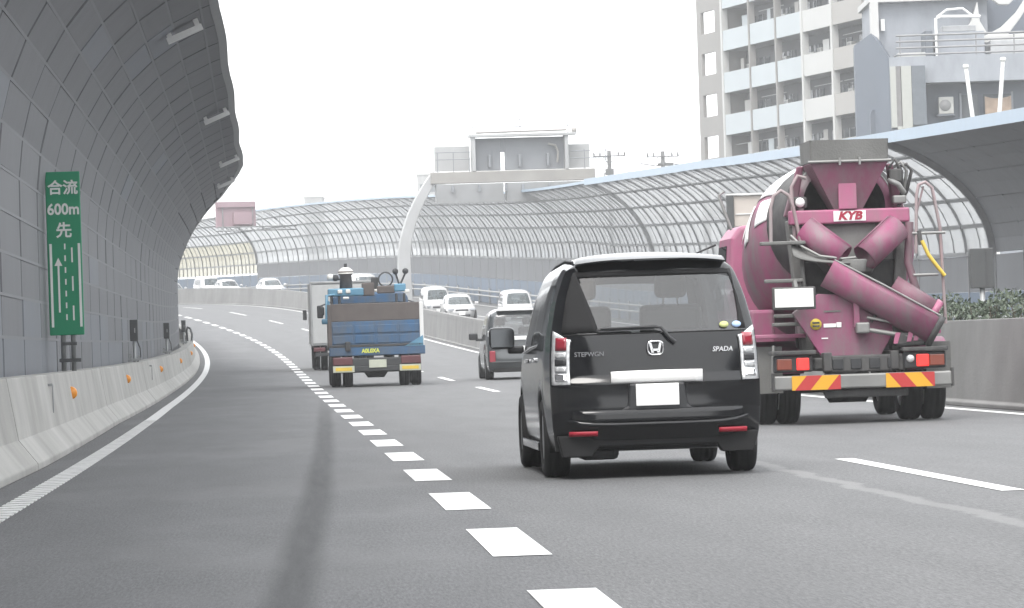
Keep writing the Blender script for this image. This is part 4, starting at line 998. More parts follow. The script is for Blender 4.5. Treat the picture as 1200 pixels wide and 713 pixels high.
# emblem
em = MB()
ring = []
for i in range(28):
    a = 2*math.pi*i/28; k = (abs(math.cos(a))**4 + abs(math.sin(a))**4)**-.25; ring.append((math.cos(a)*k*.060*(1 - .08*(math.sin(a) < 0)*abs(math.sin(a))), -.892, 1.0 + math.sin(a)*k*.052))
em.tube(ring + [ring[0], ring[1]], .0075, 6); 
for sd in (-1, 1): em.hexa([(sd*.012, -.896, .963), (sd*.032, -.896, .963), (sd*.032, -.88, .963), (sd*.012, -.88, .963), (sd*.030, -.896, 1.040), (sd*.050, -.896, 1.040), (sd*.050, -.88, 1.040), (sd*.030, -.88, 1.040)])
em.box((0, -.889, .985), (.05, .014, .018)); em.build('emblem', MATS['chrome'], van)
put('lettering', text_mesh('STEPWGN', .050, .003, 'lettering', MATS['badge']), van, loc=(-.515, -.888, .965))
put('lettering', text_mesh('SPADA', .052, .003, 'lettering', MATS['chrome'], shear=.2, bold=.001), van, loc=(.52, -.888, .975))
for x, m_ in ((.545, 'sticker_green'), (.645, 'sticker_blue')):
    if m_ not in MATS: mat(m_, {'sticker_green': (.55, .60, .25), 'sticker_blue': (.42, .58, .85)}[m_], .5)
    b = MB(); b.lathe([(0, 0), (0, .036)], 20, 'z'); me = b.mesh('sticker', MATS[m_])
    o = put('sticker', me, van); o.matrix_basis = Matrix.Translation((x, rear_at(x, 1.165) - .012, 1.165)) @ Matrix.Rotation(R_(90 - 18), 4, 'X') @ Matrix.Diagonal((1, .72, 1, 1))
    m2 = o.modifiers.new('t', 'SOLIDIFY'); m2.thickness = .003
# wiper
b = MB(); b.tube([(.155, -.90, 1.04), (.115, -.91, 1.075), (.05, -.885, 1.155), (0, -.88, 1.165), (-.42, -.872, 1.16)], [.018, .015, .012, .011, .008], 6); b.tube([(.0, -.872, 1.152), (-.45, -.862, 1.148)], .009, 5); b.build('wiper', MATS['trim_black'], van)
# tailgate seam lines, bumper ledge, reflectors, valance
for z, x in ((.60, .73), (1.118, .72)):
    b = MB(); b.tube([(xx, rear_at(xx, z) - .001, z) for xx in [-x + 2*x*i/14 for i in range(15)]], .005, 5); b.build('seam', MATS['under'], van)
patch(van, 'bumper_ledge', 0, 1, 0, 1, 'van_black', .022, 14, 2, lambda u, v: (-.70 + 1.40*u, .395 + .035*v + .04*(abs(2*u - 1)**6)))
patch(van, 'bumper_groove', 0, 1, 0, 1, 'van_black', .010, 14, 3, lambda u, v: (-.66 + 1.32*u, .43 + .10*v))
for sd in (-1, 1): patch(van, 'reflector', 0, 1, 0, 1, 'reflector_red', .024, 6, 2, lambda u, v: (sd*(.47 + .22*u), .335 + .035*v))
b = MB(); b.prism([(-.74, .17), (-.52, .17), (-.46, .25), (.46, .25), (.50, .18), (.74, .18), (.78, .34), (-.78, .34)], 'y', -.86, -.70); b.build('valance', MATS['under'], van, bevel=.012)
bx3(van, 'muffler', (-.45, -.55, .21), (.3, .5, .13), 'under', .04); bx3(van, 'rear_axle', (0, 0, .30), (1.3, .09, .10), 'under', .03); bx3(van, 'floor_pan', (0, 1.5, .30), (1.25, 3.9, .12), 'under', .03)
# sides: door mirrors, handles, sill step, roof strip
for sd in (-1, 1):
    b = MB(); b.box((sd*1.0, 2.52, 1.12), (.22, .13, .19)); mi = b.build('door_mirror', MATS['van_black'], van, bevel=.045, seg=3)
    b = MB(); b.box((sd*.88, 2.54, 1.02), (.14, .08, .07)); b.build('mirror_stalk', MATS['trim_black'], mi, bevel=.02)
    b = MB(); b.box((sd*1.0, 2.452, 1.12), (.19, .006, .15)); b.build('mirror_glass', MATS['mirror'], mi, bevel=.0)
    for yy, zz in ((.62, .93), (1.65, .92)): bx3(van, 'door_handle', (sd*(.846), yy, zz), (.03, .2, .035), 'chrome', .01)
    b = MB(); b.tube([(sd*.80, -.2, 1.075), (sd*.845, 1.0, 1.04), (sd*.835, 2.3, .99)], .008, 5); b.build('belt_moulding', MATS['chrome'], van)
    b = MB(); b.tube([vf(sd*.93, v, 1) + Vector((sd*.01, 0, .006)) for v in [i/20 for i in range(1, 19)]], .012, 6); b.build('roof_rail', MATS['trim_black'], van)
    b = MB(); b.box((sd*.835, 1.43, .235), (.03, 2.0, .07)); b.build('side_sill', MATS['van_black'], van, bevel=.012)
for x in (-.38, .38): seat(van, x, 2.05, .68, .52, .64)
for x in (-.33, .33): seat(van, x, 1.05, .62, .62, .48, head=False)
for x in (-.33, .33): seat(van, x, .15, .60, .62, .42, head=False)
b = MB(); b.lathe([(-.012, .165), (.012, .165), (.012, .19), (-.012, .19), (-.012, .165)], 20, 'y', (.38, 2.62, 1.0)); b.build('steering_wheel', MATS['trim_black'], van)
bx3(van, 'dashboard', (0, 2.9, .95), (1.35, .35, .22), 'seat', .05)
place(van, 11.95, 1.86)

# ------------------------------------------------------------------ grey minivan ahead
SUV = dict(VAN); SUV.update(w=1.78, r=.33, roof=[(0, 1.84), (.05, 1.87), (.35, 1.90), (.75, 1.87), (1, 1.78)],
    sec=[(.2, .955), (.40, .985), (.65, 1.0), (.95, .99), (1.15, .975), (1.45, .92), (1.70, .85), (1.88, .76)],
    rear=[(.20, -.85), (.30, -.94), (.45, -1.0), (.60, -.99), (.64, -.95), (1.15, -.92), (1.20, -.90), (1.70, -.74), (1.90, -.60)], belt=[(0, 1.16), (.3, 1.12), (1, 1.0)], rwin=(-.86, .86, .58, .90))
suv = thing('minivan', 'dark grey minivan with roof reflection painted white, half hidden left of the black van', 'minivan')
make_body(suv, SUV, 'suv_grey', 'car_glass', 'privacy_glass')
for x, y, s_ in ((-.78, 0, -1), (.78, 0, 1), (-.78, 2.855, -1), (.78, 2.855, 1)): wheel(suv, x, y, .33, .215, s_, 5)
for sd in (-1, 1):
    bx3(suv, 'tail_lamp', (sd*.80, -.90, 1.22), (.10, .12, .16), 'lamp_clear', .02); bx3(suv, 'tail_lamp', (sd*.74, -.965, .62), (.16, .06, .30), 'lamp_red', .02)
    b = MB(); b.box((sd*1.04, 2.5, 1.15), (.24, .13, .19)); mi = b.build('door_mirror', MATS['trim_black'], suv, bevel=.045, seg=3); bx3(mi, 'mirror_stalk', (sd*.9, 2.52, 1.06), (.16, .08, .07), 'trim_black', .02)
bx3(suv, 'garnish', (0, -.96, 1.09), (1.42, .05, .10), 'plate_white', .012); bx3(suv, 'number_plate', (0, -.985, .80), (.33, .02, .165), 'plate_white', .004)  # white on the garnish paints in the bright reflection of its chrome
bx3(suv, 'bumper_lip', (0, -1.0, .47), (1.5, .06, .03), 'suv_grey', .012); bx3(suv, 'spoiler', (0, -.70, 1.83), (1.2, .22, .04), 'car_white', .012); bx3(suv, 'valance', (0, -.88, .26), (1.4, .1, .12), 'under', .012)  # white spoiler colour stands in for sky reflected along the dark roof
for x in (-.38, .38): seat(suv, x, 2.0, .72)
for x in (-.42, .42): seat(suv, x, .9, .72)
place(suv, 86.6, 5.62)

# ------------------------------------------------------------------ oncoming white cars
CAR = dict(w=1.69, wb=2.6, r=.31, sill=.19, rear_sill=.24, tb=.60, rc=.2, fc=.35, crown=.04,
    belt=[(0, .98), (.4, .95), (1, .90)], roof=[(0, 1.36), (.2, 1.44), (.5, 1.48), (.8, 1.46), (1, 1.38)],
    sec=[(.2, .95), (.4, .985), (.65, 1.0), (.85, .98), (1.0, .94), (1.25, .84), (1.48, .70)],
    plan=[(0, .9), (.12, .98), (.3, 1.0), (.8, .99), (.92, .94), (1, .84)],
    rear=[(.2, -.75), (.45, -.90), (.7, -.86), (.95, -.78), (1.0, -.62), (1.36, .15), (1.48, .35)], front=[(.2, 3.2), (.5, 3.36), (.68, 3.28), (.80, 3.0), (.92, 2.35), (1.38, 1.55), (1.5, 1.35)],
    win=[(.05, .28, .63, .92), (.31, .60, .63, .92), (.63, .93, .63, .90)], rwin=(-.82, .82, .64, .93), fwin=(-.9, .9, .615, .95))
BOXY = dict(VAN); BOXY.update(w=1.55, wb=2.45, r=.29, roof=[(0, 1.74), (.05, 1.76), (.4, 1.78), (.8, 1.77), (1, 1.72)], front=[(.2, 2.95), (.45, 3.05), (.75, 3.02), (.95, 2.86), (1.02, 2.70), (1.70, 2.12), (1.8, 2.0)], fc=.16)
def oncoming(name, label, P_, s, l, big=False):
    t = thing(name, label, 'car', group='oncoming cars on the opposite carriageway'); make_body(t, P_, 'car_white'); wb, r, w2 = P_['wb'], P_['r'], P_['w']/2
    for x, y, s_ in ((-w2 + .1, 0, -1), (w2 - .1, 0, 1), (-w2 + .1, wb, -1), (w2 - .1, wb, 1)): wheel(t, x, y, r, .19, s_, 5)
    yf = interp(.62, P_['front'])
    for sd in (-1, 1):
        bx3(t, 'headlamp', (sd*(w2 - .28), yf - .12, .66), (.34, .16, .14), 'headlamp', .03)
        b = MB(); b.box((sd*(w2 + .1), wb - .62, .98), (.2, .11, .14)); b.build('door_mirror', MATS['car_white'], t, bevel=.03)
    bx3(t, 'grille', (0, yf - .005, .62), (.7, .06, .10), 'trim_black', .012); bx3(t, 'air_intake', (0, yf + .0, .33), (.9, .1, .12), 'trim_black', .012); bx3(t, 'number_plate', (0, yf + .06, .45), (.33, .02, .165), 'plate_white')
    for x in (-.35, .35): seat(t, x, wb - 1.0, .52)
    bx3(t, 'dashboard', (0, wb - .35, .80), (1.2, .3, .15), 'seat', .04)
    place(t, s, l, OPZ(s) + (l - 9.3)*.008 + .002, True)
    return t
oncoming('hatchback', 'oncoming white car, front of the pair just right of the blue truck', CAR, 197.5, 11.35)
oncoming('hatchback', 'oncoming white car close behind another one right of the blue truck', BOXY, 209, 11.3)
oncoming('compact_van', 'oncoming white boxy van with large windscreen above the grey minivan', BOXY, 184.5, 13.1)
oncoming('sedan', 'oncoming white sedan left of the lorries, nearest of the far left group', CAR, 283, 11.6)
oncoming('hatchback', 'oncoming white car in the far left group, just behind its nearest sedan', CAR, 297, 11.4)
oncoming('compact_van', 'oncoming white boxy car in the middle of the far left row', BOXY, 303.5, 11.4)
oncoming('sedan', 'oncoming white car at the far left, half hidden by the noise wall', CAR, 315, 11.4)
LORRY = dict(BOXY); LORRY.update(w=1.75, wb=2.7, roof=[(0, 1.95), (.4, 2.02), (1, 1.95)], front=[(.2, 3.2), (.45, 3.3), (.8, 3.27), (1.0, 3.2), (1.9, 2.75), (2.1, 2.65)], rear=[(.2, -.9), (.4, -1), (1.9, -.95), (2.1, -.9)], sec=[(.2, .96), (.5, 1), (1.2, .98), (2.0, .86)], belt=[(0, 1.15), (1, 1.1)])
oncoming('compact_van', 'oncoming white van whose roof shows over the blue truck', LORRY, 251, 12.2)
#--PART5--

# ------------------------------------------------------------------ pink concrete mixer truck
grime = (.19, .165, .17)
mat('mx_pink', (.29, .075, .155), .62, var=.14, scale=2.5, dirt=(grime, .95, 3.0)); mat('mx_pink_clean', (.41, .11, .215), .5, var=.10, scale=2.2, coat=.05, dirt=((.27, .16, .19), .7, 3.2))
mat('mx_pink_dirty', (.22, .07, .12), .6, var=.15, scale=2, dirt=(grime, .85, 2.2)); mat('mx_grey', (0.162, 0.162, 0.156), .8, var=.2, scale=3, dirt=((.15, .15, .145), .6, 3), bump=.3)
mat('mx_dark', (.055, .055, .056), .75, var=.25, scale=4, dirt=((.14, .135, .13), .5, 4)); mat('mx_steel', (0.259, 0.259, 0.252), .5, metal=.4, var=.12, scale=4); mat('mx_rail', (.30, .22, .23), .6, dirt=((.3, .3, .29), .6, 5))
mat('yellow_hose', (.62, .45, .07), .5); mat('kyb_red', (.33, .02, .05), .5); mat('sticker_yellow', (.66, .50, .06), .5)
def stripes(name, sgn):
    m = mat(name, (.8, .5, .05), .4); n = m.node_tree.nodes; L = m.node_tree.links; b = n['Principled BSDF']
    tc = n.new('ShaderNodeTexCoord'); sp_ = n.new('ShaderNodeSeparateXYZ'); L.new(tc.outputs['Object'], sp_.inputs[0])
    a = n.new('ShaderNodeMath'); a.operation = 'MULTIPLY_ADD'; a.inputs[1].default_value = -sgn*.85; L.new(sp_.outputs[2], a.inputs[0]); L.new(sp_.outputs[0], a.inputs[2])
    c = n.new('ShaderNodeMath'); c.operation = 'MULTIPLY'; c.inputs[1].default_value = 2.6; L.new(a.outputs[0], c.inputs[0])
    d = n.new('ShaderNodeMath'); d.operation = 'FRACT'; L.new(c.outputs[0], d.inputs[0]); e = n.new('ShaderNodeMath'); e.operation = 'GREATER_THAN'; e.inputs[1].default_value = .52; L.new(d.outputs[0], e.inputs[0])
    mx = n.new('ShaderNodeMix'); mx.data_type = 'RGBA'; mx.inputs[6].default_value = (.68, .36, .025, 1); mx.inputs[7].default_value = (.46, .04, .04, 1); L.new(e.outputs[0], mx.inputs[0]); L.new(mx.outputs[2], b.inputs['Base Color'])
stripes('stripe_left', 1); stripes('stripe_right', -1)
mx = thing('mixer_truck', 'pink concrete mixer truck with grey hopper and swung discharge chute', 'mixer truck')
def half_pipe(b, A, B_, r, t=.018, arc=(180, 360), n=14, up=Vector((0, 0, 1)), flare=1.0):
    A, B_ = Vector(A), Vector(B_); d = (B_ - A).normalized(); sx = d.cross(up).normalized(); uz = sx.cross(d).normalized(); vs = []
    for p, k in ((A, 1.0), (B_, flare)):
        for rr in (r*k, r*k - t):
            for i in range(n + 1):
                a = R_(arc[0] + (arc[1] - arc[0])*i/n); vs.append(p + sx*math.cos(a)*rr + uz*math.sin(a)*rr)
    m = n + 1; fs = []
    for i in range(n): fs += [(i, i + 1, 2*m + i + 1, 2*m + i), (m + i, 3*m + i, 3*m + i + 1, m + i + 1), (i, m + i, m + i + 1, i + 1), (2*m + i, 2*m + i + 1, 3*m + i + 1, 3*m + i)]
    fs += [(0, 2*m, 3*m, m), (n, m + n, 3*m + n, 2*m + n)]
    b.add(vs, fs, True); return b
def P3(name, c, d, mt, bev=.012, parent=None): return bx3(parent or mx, name, c, d, mt, bev)
def T3(name, pts, r, mt, parent=None, n=8):
    b = MB(); b.tube(pts, r, n); return b.build(name, MATS[mt], parent or mx)
# chassis and running gear
for sd in (-1, 1): P3('frame_rail', (sd*.40, 1.6, .74), (.10, 5.7, .22), 'mx_dark')
for x, y, s_ in ((-1.02, 0, -1), (-.745, 0, -1), (.745, 0, 1), (1.02, 0, 1), (-1.0, 3.45, -1), (1.0, 3.45, 1)): wheel(mx, x, y, .45, .25, s_, 8)
b = MB(); b.tube([(-1.0, 0, .45), (-.3, 0, .45), (-.22, 0, .45), (.22, 0, .45), (.3, 0, .45), (1.0, 0, .45)], [.09, .09, .22, .22, .09, .09], 14); b.build('rear_axle', MATS['mx_dark'], mx)
P3('front_axle', (0, 3.45, .42), (1.7, .12, .12), 'mx_dark', .03); P3('fuel_tank', (-.85, 2.0, .62), (.5, .8, .45), 'mx_dark', .06); P3('side_box', (-.92, 1.05, 1.12), (.30, .75, .55), 'mx_pink', .04); P3('water_tank', (.85, 1.5, .75), (.5, 1.0, .5), 'mx_dark', .08)
P3('rear_crossmember', (.05, -1.16, .71), (1.0, .12, .20), 'mx_dark', .02)
for x in (-.28, -.06, .16, .38): P3('bracket_plate', (x, -1.225, .71), (.13, .02, .13), 'trim_black', .01)
P3('bumper', (0, -1.30, .505), (2.12, .09, .17), 'mx_steel', .02)
for sd in (-1, 1): P3('bumper_end', (sd*1.07, -1.30, .52), (.03, .10, .22), 'mx_dark', .01)
b = MB(); b.prism([(-.29, -.085), (.29, -.085), (.29, .085), (-.29, .085)], 'y', -.006, .006); me = b.mesh('hazard_plate', MATS['stripe_left']); put('hazard_plate', me, mx, loc=(-.56, -1.352, .50))
b = MB(); b.prism([(-.29, -.085), (.29, -.085), (.29, .085), (-.29, .085)], 'y', -.006, .006); me = b.mesh('hazard_plate', MATS['stripe_right']); put('hazard_plate', me, mx, loc=(.56, -1.352, .50))
P3('under_guard', (.05, -1.22, .36), (1.0, .06, .10), 'mx_dark', .02)
for sd, x0 in ((-1, -.82), (1, .75)):
    hb = P3('lamp_box', (x0, -1.24, .73), (.46 if sd < 0 else .50, .14, .20), 'trim_black', .02)
    P3('tail_lamp', (x0 - .11*1 if sd < 0 else x0 + .14, -1.318, .725), (.18, .03, .135), 'lamp_amber', .012, hb)
    P3('brake_lamp', (x0 + .11 if sd < 0 else x0 - .03, -1.322, .725), (.15, .035, .145), 'lamp_red_on', .012, hb)
    P3('lamp_hood', (x0, -1.22, .86), (.54, .30, .05), 'mx_dark', .012)
b = MB(); b.lathe([(-.02, 0), (-.02, .04), (.02, .05)], 14, 'y', (.575, -1.33, .75)); b.build('reverse_lamp', MATS['lamp_clear'], mx)
# mudguards
for sd in (-1, 1):
    b = MB(); pts = []
    for i in range(11): a = R_(20 + 140*i/10); pts.append((-.62*math.cos(a), .42 + .58*math.sin(a)))
    b.grid(lambda u, v: Vector((sd*(.60 + .58*u), pts[int(round(v*10))][0], pts[int(round(v*10))][1])), [0, 1], [i/10 for i in range(11)], smooth=True)
    o = b.build('mudguard', MATS['mx_pink'], mx); m_ = o.modifiers.new('t', 'SOLIDIFY'); m_.thickness = .03
    P3('mud_flap', (sd*1.02, -.66, .66), (.30, .02, .56), 'mx_grey', .0)
    P3('fender_top', (sd*.92 if sd < 0 else .84, -.35, 1.06), (.66 if sd < 0 else .40, .9, .05), 'mx_pink_clean', .012)
T3('stay', [(-.98, -.75, .95), (-1.02, -.8, .45)], .02, 'mx_steel')
# cab
b = MB(); sec = [(-1.08, .62), (1.08, .62), (1.10, 1.35), (1.02, 2.34), (.90, 2.50), (-.90, 2.50), (-1.02, 2.34), (-1.10, 1.35)]; n = len(sec)
st = [(2.85, 1.0), (2.95, 1.01), (4.2, 1.0), (4.55, .97)]; vs = []
for i, (y, k) in enumerate(st):
    for x, z in sec: vs.append((x*k, y + (0 if i < 3 else (.22 if z < 1.4 else -.12)), z))
b.add(vs, [(i*n + k, i*n + (k + 1) % n, (i + 1)*n + (k + 1) % n, (i + 1)*n + k) for i in range(3) for k in range(n)] + [tuple(range(n))[::-1], tuple(range(3*n, 4*n))]); cab = b.build('cab', MATS['mx_pink_clean'], mx, bevel=.05, seg=3)
for sd in (-1, 1):
    b = MB(); b.add([(sd*1.105, 3.25, 1.42), (sd*1.105, 4.2, 1.42), (sd*1.035, 4.1, 2.25), (sd*1.035, 3.25, 2.25)], [(0, 1, 2, 3)]); o = b.build('side_window', MATS['car_glass'], cab); m_ = o.modifiers.new('t', 'SOLIDIFY'); m_.thickness = .01
    b = MB(); b.box((sd*1.32, 4.45, 1.95), (.10, .12, .36)); o = b.build('door_mirror', MATS['trim_black'], cab, bevel=.03); T3('mirror_arm', [(sd*1.05, 4.4, 2.3), (sd*1.3, 4.45, 2.2), (sd*1.3, 4.45, 1.7), (sd*1.08, 4.4, 1.5)], .015, 'trim_black', o)
    b = MB(); b.tube([(sd*1.055, 3.05, 1.0), (sd*1.10, 3.05, 1.4), (sd*1.01, 3.05, 2.35)], .012, 6); b.build('door_seam', MATS['mx_dark'], cab)
b = MB(); b.add([(-.9, 4.68, 1.42), (.9, 4.68, 1.42), (.86, 4.47, 2.25), (-.86, 4.47, 2.25)], [(0, 1, 2, 3)]); o = b.build('windscreen', MATS['screen_glass'], cab); m_ = o.modifiers.new('t', 'SOLIDIFY'); m_.thickness = .01
b = MB(); b.add([(-.7, 2.84, 1.6), (.7, 2.84, 1.6), (.7, 2.84, 2.2), (-.7, 2.84, 2.2)], [(0, 1, 2, 3)]); o = b.build('rear_window', MATS['car_glass'], cab); m_ = o.modifiers.new('t', 'SOLIDIFY'); m_.thickness = .008
T3('roof_lamp_stalk', [(-1.0, 3.0, 2.45), (-1.15, 3.0, 2.9), (-1.08, 3.0, 2.95)], .02, 'mx_steel', cab)
# drum
tilt = R_(19); AX = Matrix.Translation((0, -.25, 2.62)) @ Matrix.Rotation(-tilt, 4, 'X')
dp = [(-.02, .50), (-.02, .60), (.06, .61), (.08, .57), (.5, .74), (.95, .95), (1.3, 1.04), (1.75, 1.06), (2.1, 1.03), (2.5, .90), (2.85, .66), (3.0, .45), (3.0, 0)]
b = MB(); b.lathe(dp, 40, 'y', m=AX); drum = b.build('drum', MATS['mx_pink'], mx)
b = MB(); b.lathe([(-.025, .60), (.02, .63), (.10, .63), (.12, .60)], 40, 'y', m=AX); b.build('mouth_ring', MATS['mx_grey'], drum)
b = MB(); b.lathe([(.09, .60), (.09, .70), (.14, .70), (.42, .745), (.72, .865), (.73, .85)], 40, 'y', m=AX); b.build('rear_cone', MATS['mx_dark'], drum)
b = MB(); b.lathe([(.0, .52), (.45, .5), (.46, 0)], 32, 'y', m=AX); b.build('drum_mouth', MATS['mx_dark'], drum)
dr = lambda a: float(np.interp(a, [p[0] for p in dp[3:]], [p[1] for p in dp[3:]]))
def drum_pt(a, ang, off=.008): r_ = dr(a) + off; return AX @ Vector((r_*math.cos(ang), a, r_*math.sin(ang)))
def decal(name, a0, a1, g0, g1, mt, jag=0.0):
    b = MB(); b.grid(lambda u, v: drum_pt(a0 + (a1 - a0)*v, R_(g0(v) + (g1(v) - g0(v))*u)), [i/8 for i in range(9)], [i/16 for i in range(17)]); o = b.build(name, MATS[mt], drum); m_ = o.modifiers.new('t', 'SOLIDIFY'); m_.thickness = .004; m_.offset = 1
decal('white_band', .45, 1.9, lambda v: 95 + 25*v, lambda v: 150 - 8*v, 'plate_white'); decal('white_letter', .75, 1.05, lambda v: 152, lambda v: 172, 'plate_white'); decal('white_letter', 1.25, 1.5, lambda v: 151, lambda v: 178, 'plate_white'); decal('white_letter', 1.65, 1.85, lambda v: 148, lambda v: 168, 'plate_white')
decal('white_band', 1.2, 2.3, lambda v: 20, lambda v: 70, 'plate_white')
# rear pedestal
for sd in (-1, 1):
    b = MB(); b.hexa([(sd*.46, -.62, .85), (sd*.62, -.62, .85), (sd*.62, -.40, .85), (sd*.46, -.40, .85), (sd*.60, -.50, 2.45), (sd*.74, -.50, 2.45), (sd*.74, -.30, 2.45), (sd*.60, -.30, 2.45)]); b.build('pedestal_post', MATS['mx_grey'], mx, bevel=.02)
    b = MB(); b.hexa([(sd*.60, -.30, 2.5), (sd*.74, -.30, 2.5), (sd*.74, -.15, 2.5), (sd*.60, -.15, 2.5), (sd*.50, -.45, 3.1), (sd*.58, -.45, 3.1), (sd*.58, -.35, 3.1), (sd*.50, -.35, 3.1)]); b.build('hopper_post', MATS['mx_pink_dirty'], mx, bevel=.02)
b = MB(); b.box((0, -.62, 2.475), (1.46, .12, .17)); b.build('cross_beam', MATS['mx_pink_clean'], mx, bevel=.02)
sgn = P3('name_plate', (.0, -.69, 2.478), (.39, .012, .125), 'plate_white', .004); put('lettering', text_mesh('KYB', .135, .003, 'lettering', MATS['kyb_red'], shear=.25, bold=.006, sx=1.15), sgn, loc=(.0, -.70, 2.478))
P3('centre_plate', (-.02, -.70, 2.73), (.22, .03, .34), 'mx_pink_clean', .01)
# hopper: open topped rim and funnel
def ring4(b, x0, y0, y1, z0, x1, y2, y3, z1, t=.02):
    for (p, q, r_, s_) in ((( -x0, y0, z0), (x0, y0, z0), (x1, y2, z1), (-x1, y2, z1)), ((-x0, y1, z0), (x0, y1, z0), (x1, y3, z1), (-x1, y3, z1)), ((-x0, y0, z0), (-x0, y1, z0), (-x1, y3, z1), (-x1, y2, z1)), ((x0, y0, z0), (x0, y1, z0), (x1, y3, z1), (x1, y2, z1))): b.add([p, q, r_, s_], [(0, 1, 2, 3)])
b = MB(); ring4(b, .47, -.80, .05, 3.13, .475, -.82, .07, 3.39); 
me = b.mesh('hopper_rim', MATS['mx_grey']); bm = bmesh.new(); bm.from_mesh(me); bmesh.ops.remove_doubles(bm, verts=bm.verts, dist=.001); bm.to_mesh(me); bm.free(); o = put('hopper_rim', me, mx); m_ = o.modifiers.new('t', 'SOLIDIFY'); m_.thickness = .025
b = MB(); ring4(b, .15, -.58, -.2, 2.56, .45, -.79, .04, 3.125); me = b.mesh('hopper_funnel', MATS['mx_pink_dirty']); bm = bmesh.new(); bm.from_mesh(me); bmesh.ops.remove_doubles(bm, verts=bm.verts, dist=.001); bm.to_mesh(me); bm.free(); o = put('hopper_funnel', me, mx); m_ = o.modifiers.new('t', 'SOLIDIFY'); m_.thickness = .025
T3('hopper_lip', [(-.50, -.83, 3.13), (.50, -.83, 3.13)], .018, 'mx_steel')
for x in (-.12, .12): P3('hopper_clip', (x, -.84, 3.13), (.025, .03, .09), 'mx_steel', .0)
# valves and hoses beside the hopper
b = MB(); b.box((.58, -.55, 2.95), (.16, .18, .16)); b.build('valve_block', MATS['mx_dark'], mx, bevel=.02)
P3('work_lamp', (-.58, -.52, 2.66), (.18, .14, .14), 'mx_dark', .03); b = MB(); b.lathe([(-.03, 0), (-.03, .05), (.02, .06)], 14, 'y', (-.58, -.60, 2.66)); b.build('lamp_lens', MATS['plate_white'], mx)
for k in range(3): T3('hose', [(.52 + .05*k, -.55, 3.05), (.58 + .07*k, -.62, 3.14 - .03*k), (.66 + .06*k, -.6, 3.0), (.66 + .03*k, -.55, 2.75), (.62, -.5, 2.58)], .02, 'mx_steel' if k == 1 else 'mx_dark')
P3('manifold', (.62, -.6, 2.66), (.16, .12, .10), 'mx_steel', .02); T3('hose', [(.5, -.6, 2.9), (.6, -.68, 2.84), (.68, -.6, 2.74)], .035, 'mx_steel')
# collector chutes in a V, catch plate behind
for sd in (-1, 1):
    b = MB(); half_pipe(b, (sd*.56, -.74, 2.33), (sd*.13, -.92, 1.97), .175, .02, (100, 440)); b.build('collector_chute', MATS['mx_pink'], mx)
b = MB(); b.hexa([(-.25, -.62, 1.80), (.25, -.62, 1.80), (.3, -.3, 1.75), (-.3, -.3, 1.75), (-.70, -.58, 2.39), (.70, -.58, 2.39), (.6, -.2, 2.39), (-.6, -.2, 2.39)]); b.build('catch_plate', MATS['mx_grey'], mx, bevel=.02)
b = MB(); b.hexa([(-.64, -.38, .9), (.64, -.38, .9), (.64, -.2, .9), (-.64, -.2, .9), (-.66, -.45, 1.95), (.66, -.45, 1.95), (.66, -.25, 1.95), (-.66, -.25, 1.95)]); b.build('pedestal_plate', MATS['mx_dark'], mx, bevel=.02)
b = MB(); b.lathe([(0, .14), (.14, .17), (.15, .15), (.01, .12)], 20, 'z', (-.02, -.98, 1.80)); b.build('chute_bowl', MATS['mx_grey'], mx)
T3('catch_lip', [(-.74, -.85, 2.26), (-.62, -.95, 2.12), (-.42, -1.02, 2.0), (-.15, -1.06, 1.96), (.0, -1.06, 1.97)], .018, 'mx_steel')
b = MB(); b.grid(lambda u, v: Vector(((-.74 + .66*u), -.80 - .24*v - .1*u*v, 2.22 - .27*u**.7 - .16*v*(1 - u) - .04*v)), [i/8 for i in range(9)], [i/4 for i in range(5)]); o = b.build('catch_tray', MATS['mx_grey'], mx); m_ = o.modifiers.new('t', 'SOLIDIFY'); m_.thickness = .015
# discharge chute swung to the right, with folded extension
b = MB(); half_pipe(b, (-.30, -1.02, 1.86), (.93, -1.18, 1.12), .25, .02, (155, 385), flare=.98); ch = b.build('discharge_chute', MATS['mx_pink'], mx)
b = MB(); half_pipe(b, (.90, -1.176, 1.138), (.965, -1.184, 1.10), .265, .05, (150, 390)); b.build('chute_rim', MATS['mx_dark'], ch)
b = MB(); half_pipe(b, (.48, -.72, 1.62), (.95, -.78, 1.30), .16, .015, (120, 420)); ex = b.build('extension_chute', MATS['mx_pink_dirty'], mx); b = MB(); half_pipe(b, (.93, -.777, 1.314), (1.0, -.786, 1.268), .165, .03, (100, 440)); b.build('extension_tip', MATS['mx_pink_clean'], ex)
T3('chute_edge', [(-.28, -1.245, 1.945), (.30, -1.34, 1.62), (.96, -1.40, 1.23)], .012, 'mx_steel', ch)
T3('chute_ram', [(.02, -1.16, 1.12), (.75, -1.22, .98)], .028, 'mx_steel'); P3('ram_block', (.04, -1.15, 1.13), (.16, .14, .13), 'mx_steel', .02); P3('chute_prop', (-.02, -1.1, 1.38), (.07, .07, .5), 'mx_pink', .01); P3('prop_plate', (-.03, -1.1, 1.63), (.16, .1, .14), 'mx_grey', .01)
T3('chute_stay', [(.15, -1.12, 1.2), (.32, -1.15, 1.42)], .02, 'mx_dark'); T3('chute_stay', [(.1, -1.15, 1.25), (.5, -1.18, 1.16)], .018, 'mx_steel')
P3('chute_saddle', (.62, -1.12, .98), (.42, .22, .16), 'mx_dark', .03)
for x, z, m_ in ((.42, 1.0, 'mx_pink_clean'), (.58, 1.02, 'mx_pink_clean'), (.66, 1.03, 'mx_pink_clean')): b = MB(); b.hexa([(x - .03, -1.25, z - .07), (x + .02, -1.25, z - .07), (x + .02, -1.22, z - .07), (x - .03, -1.22, z - .07), (x, -1.25, z + .06), (x + .06, -1.25, z + .06), (x + .06, -1.22, z + .06), (x, -1.22, z + .06)]); b.build('glove', MATS[m_], mx)
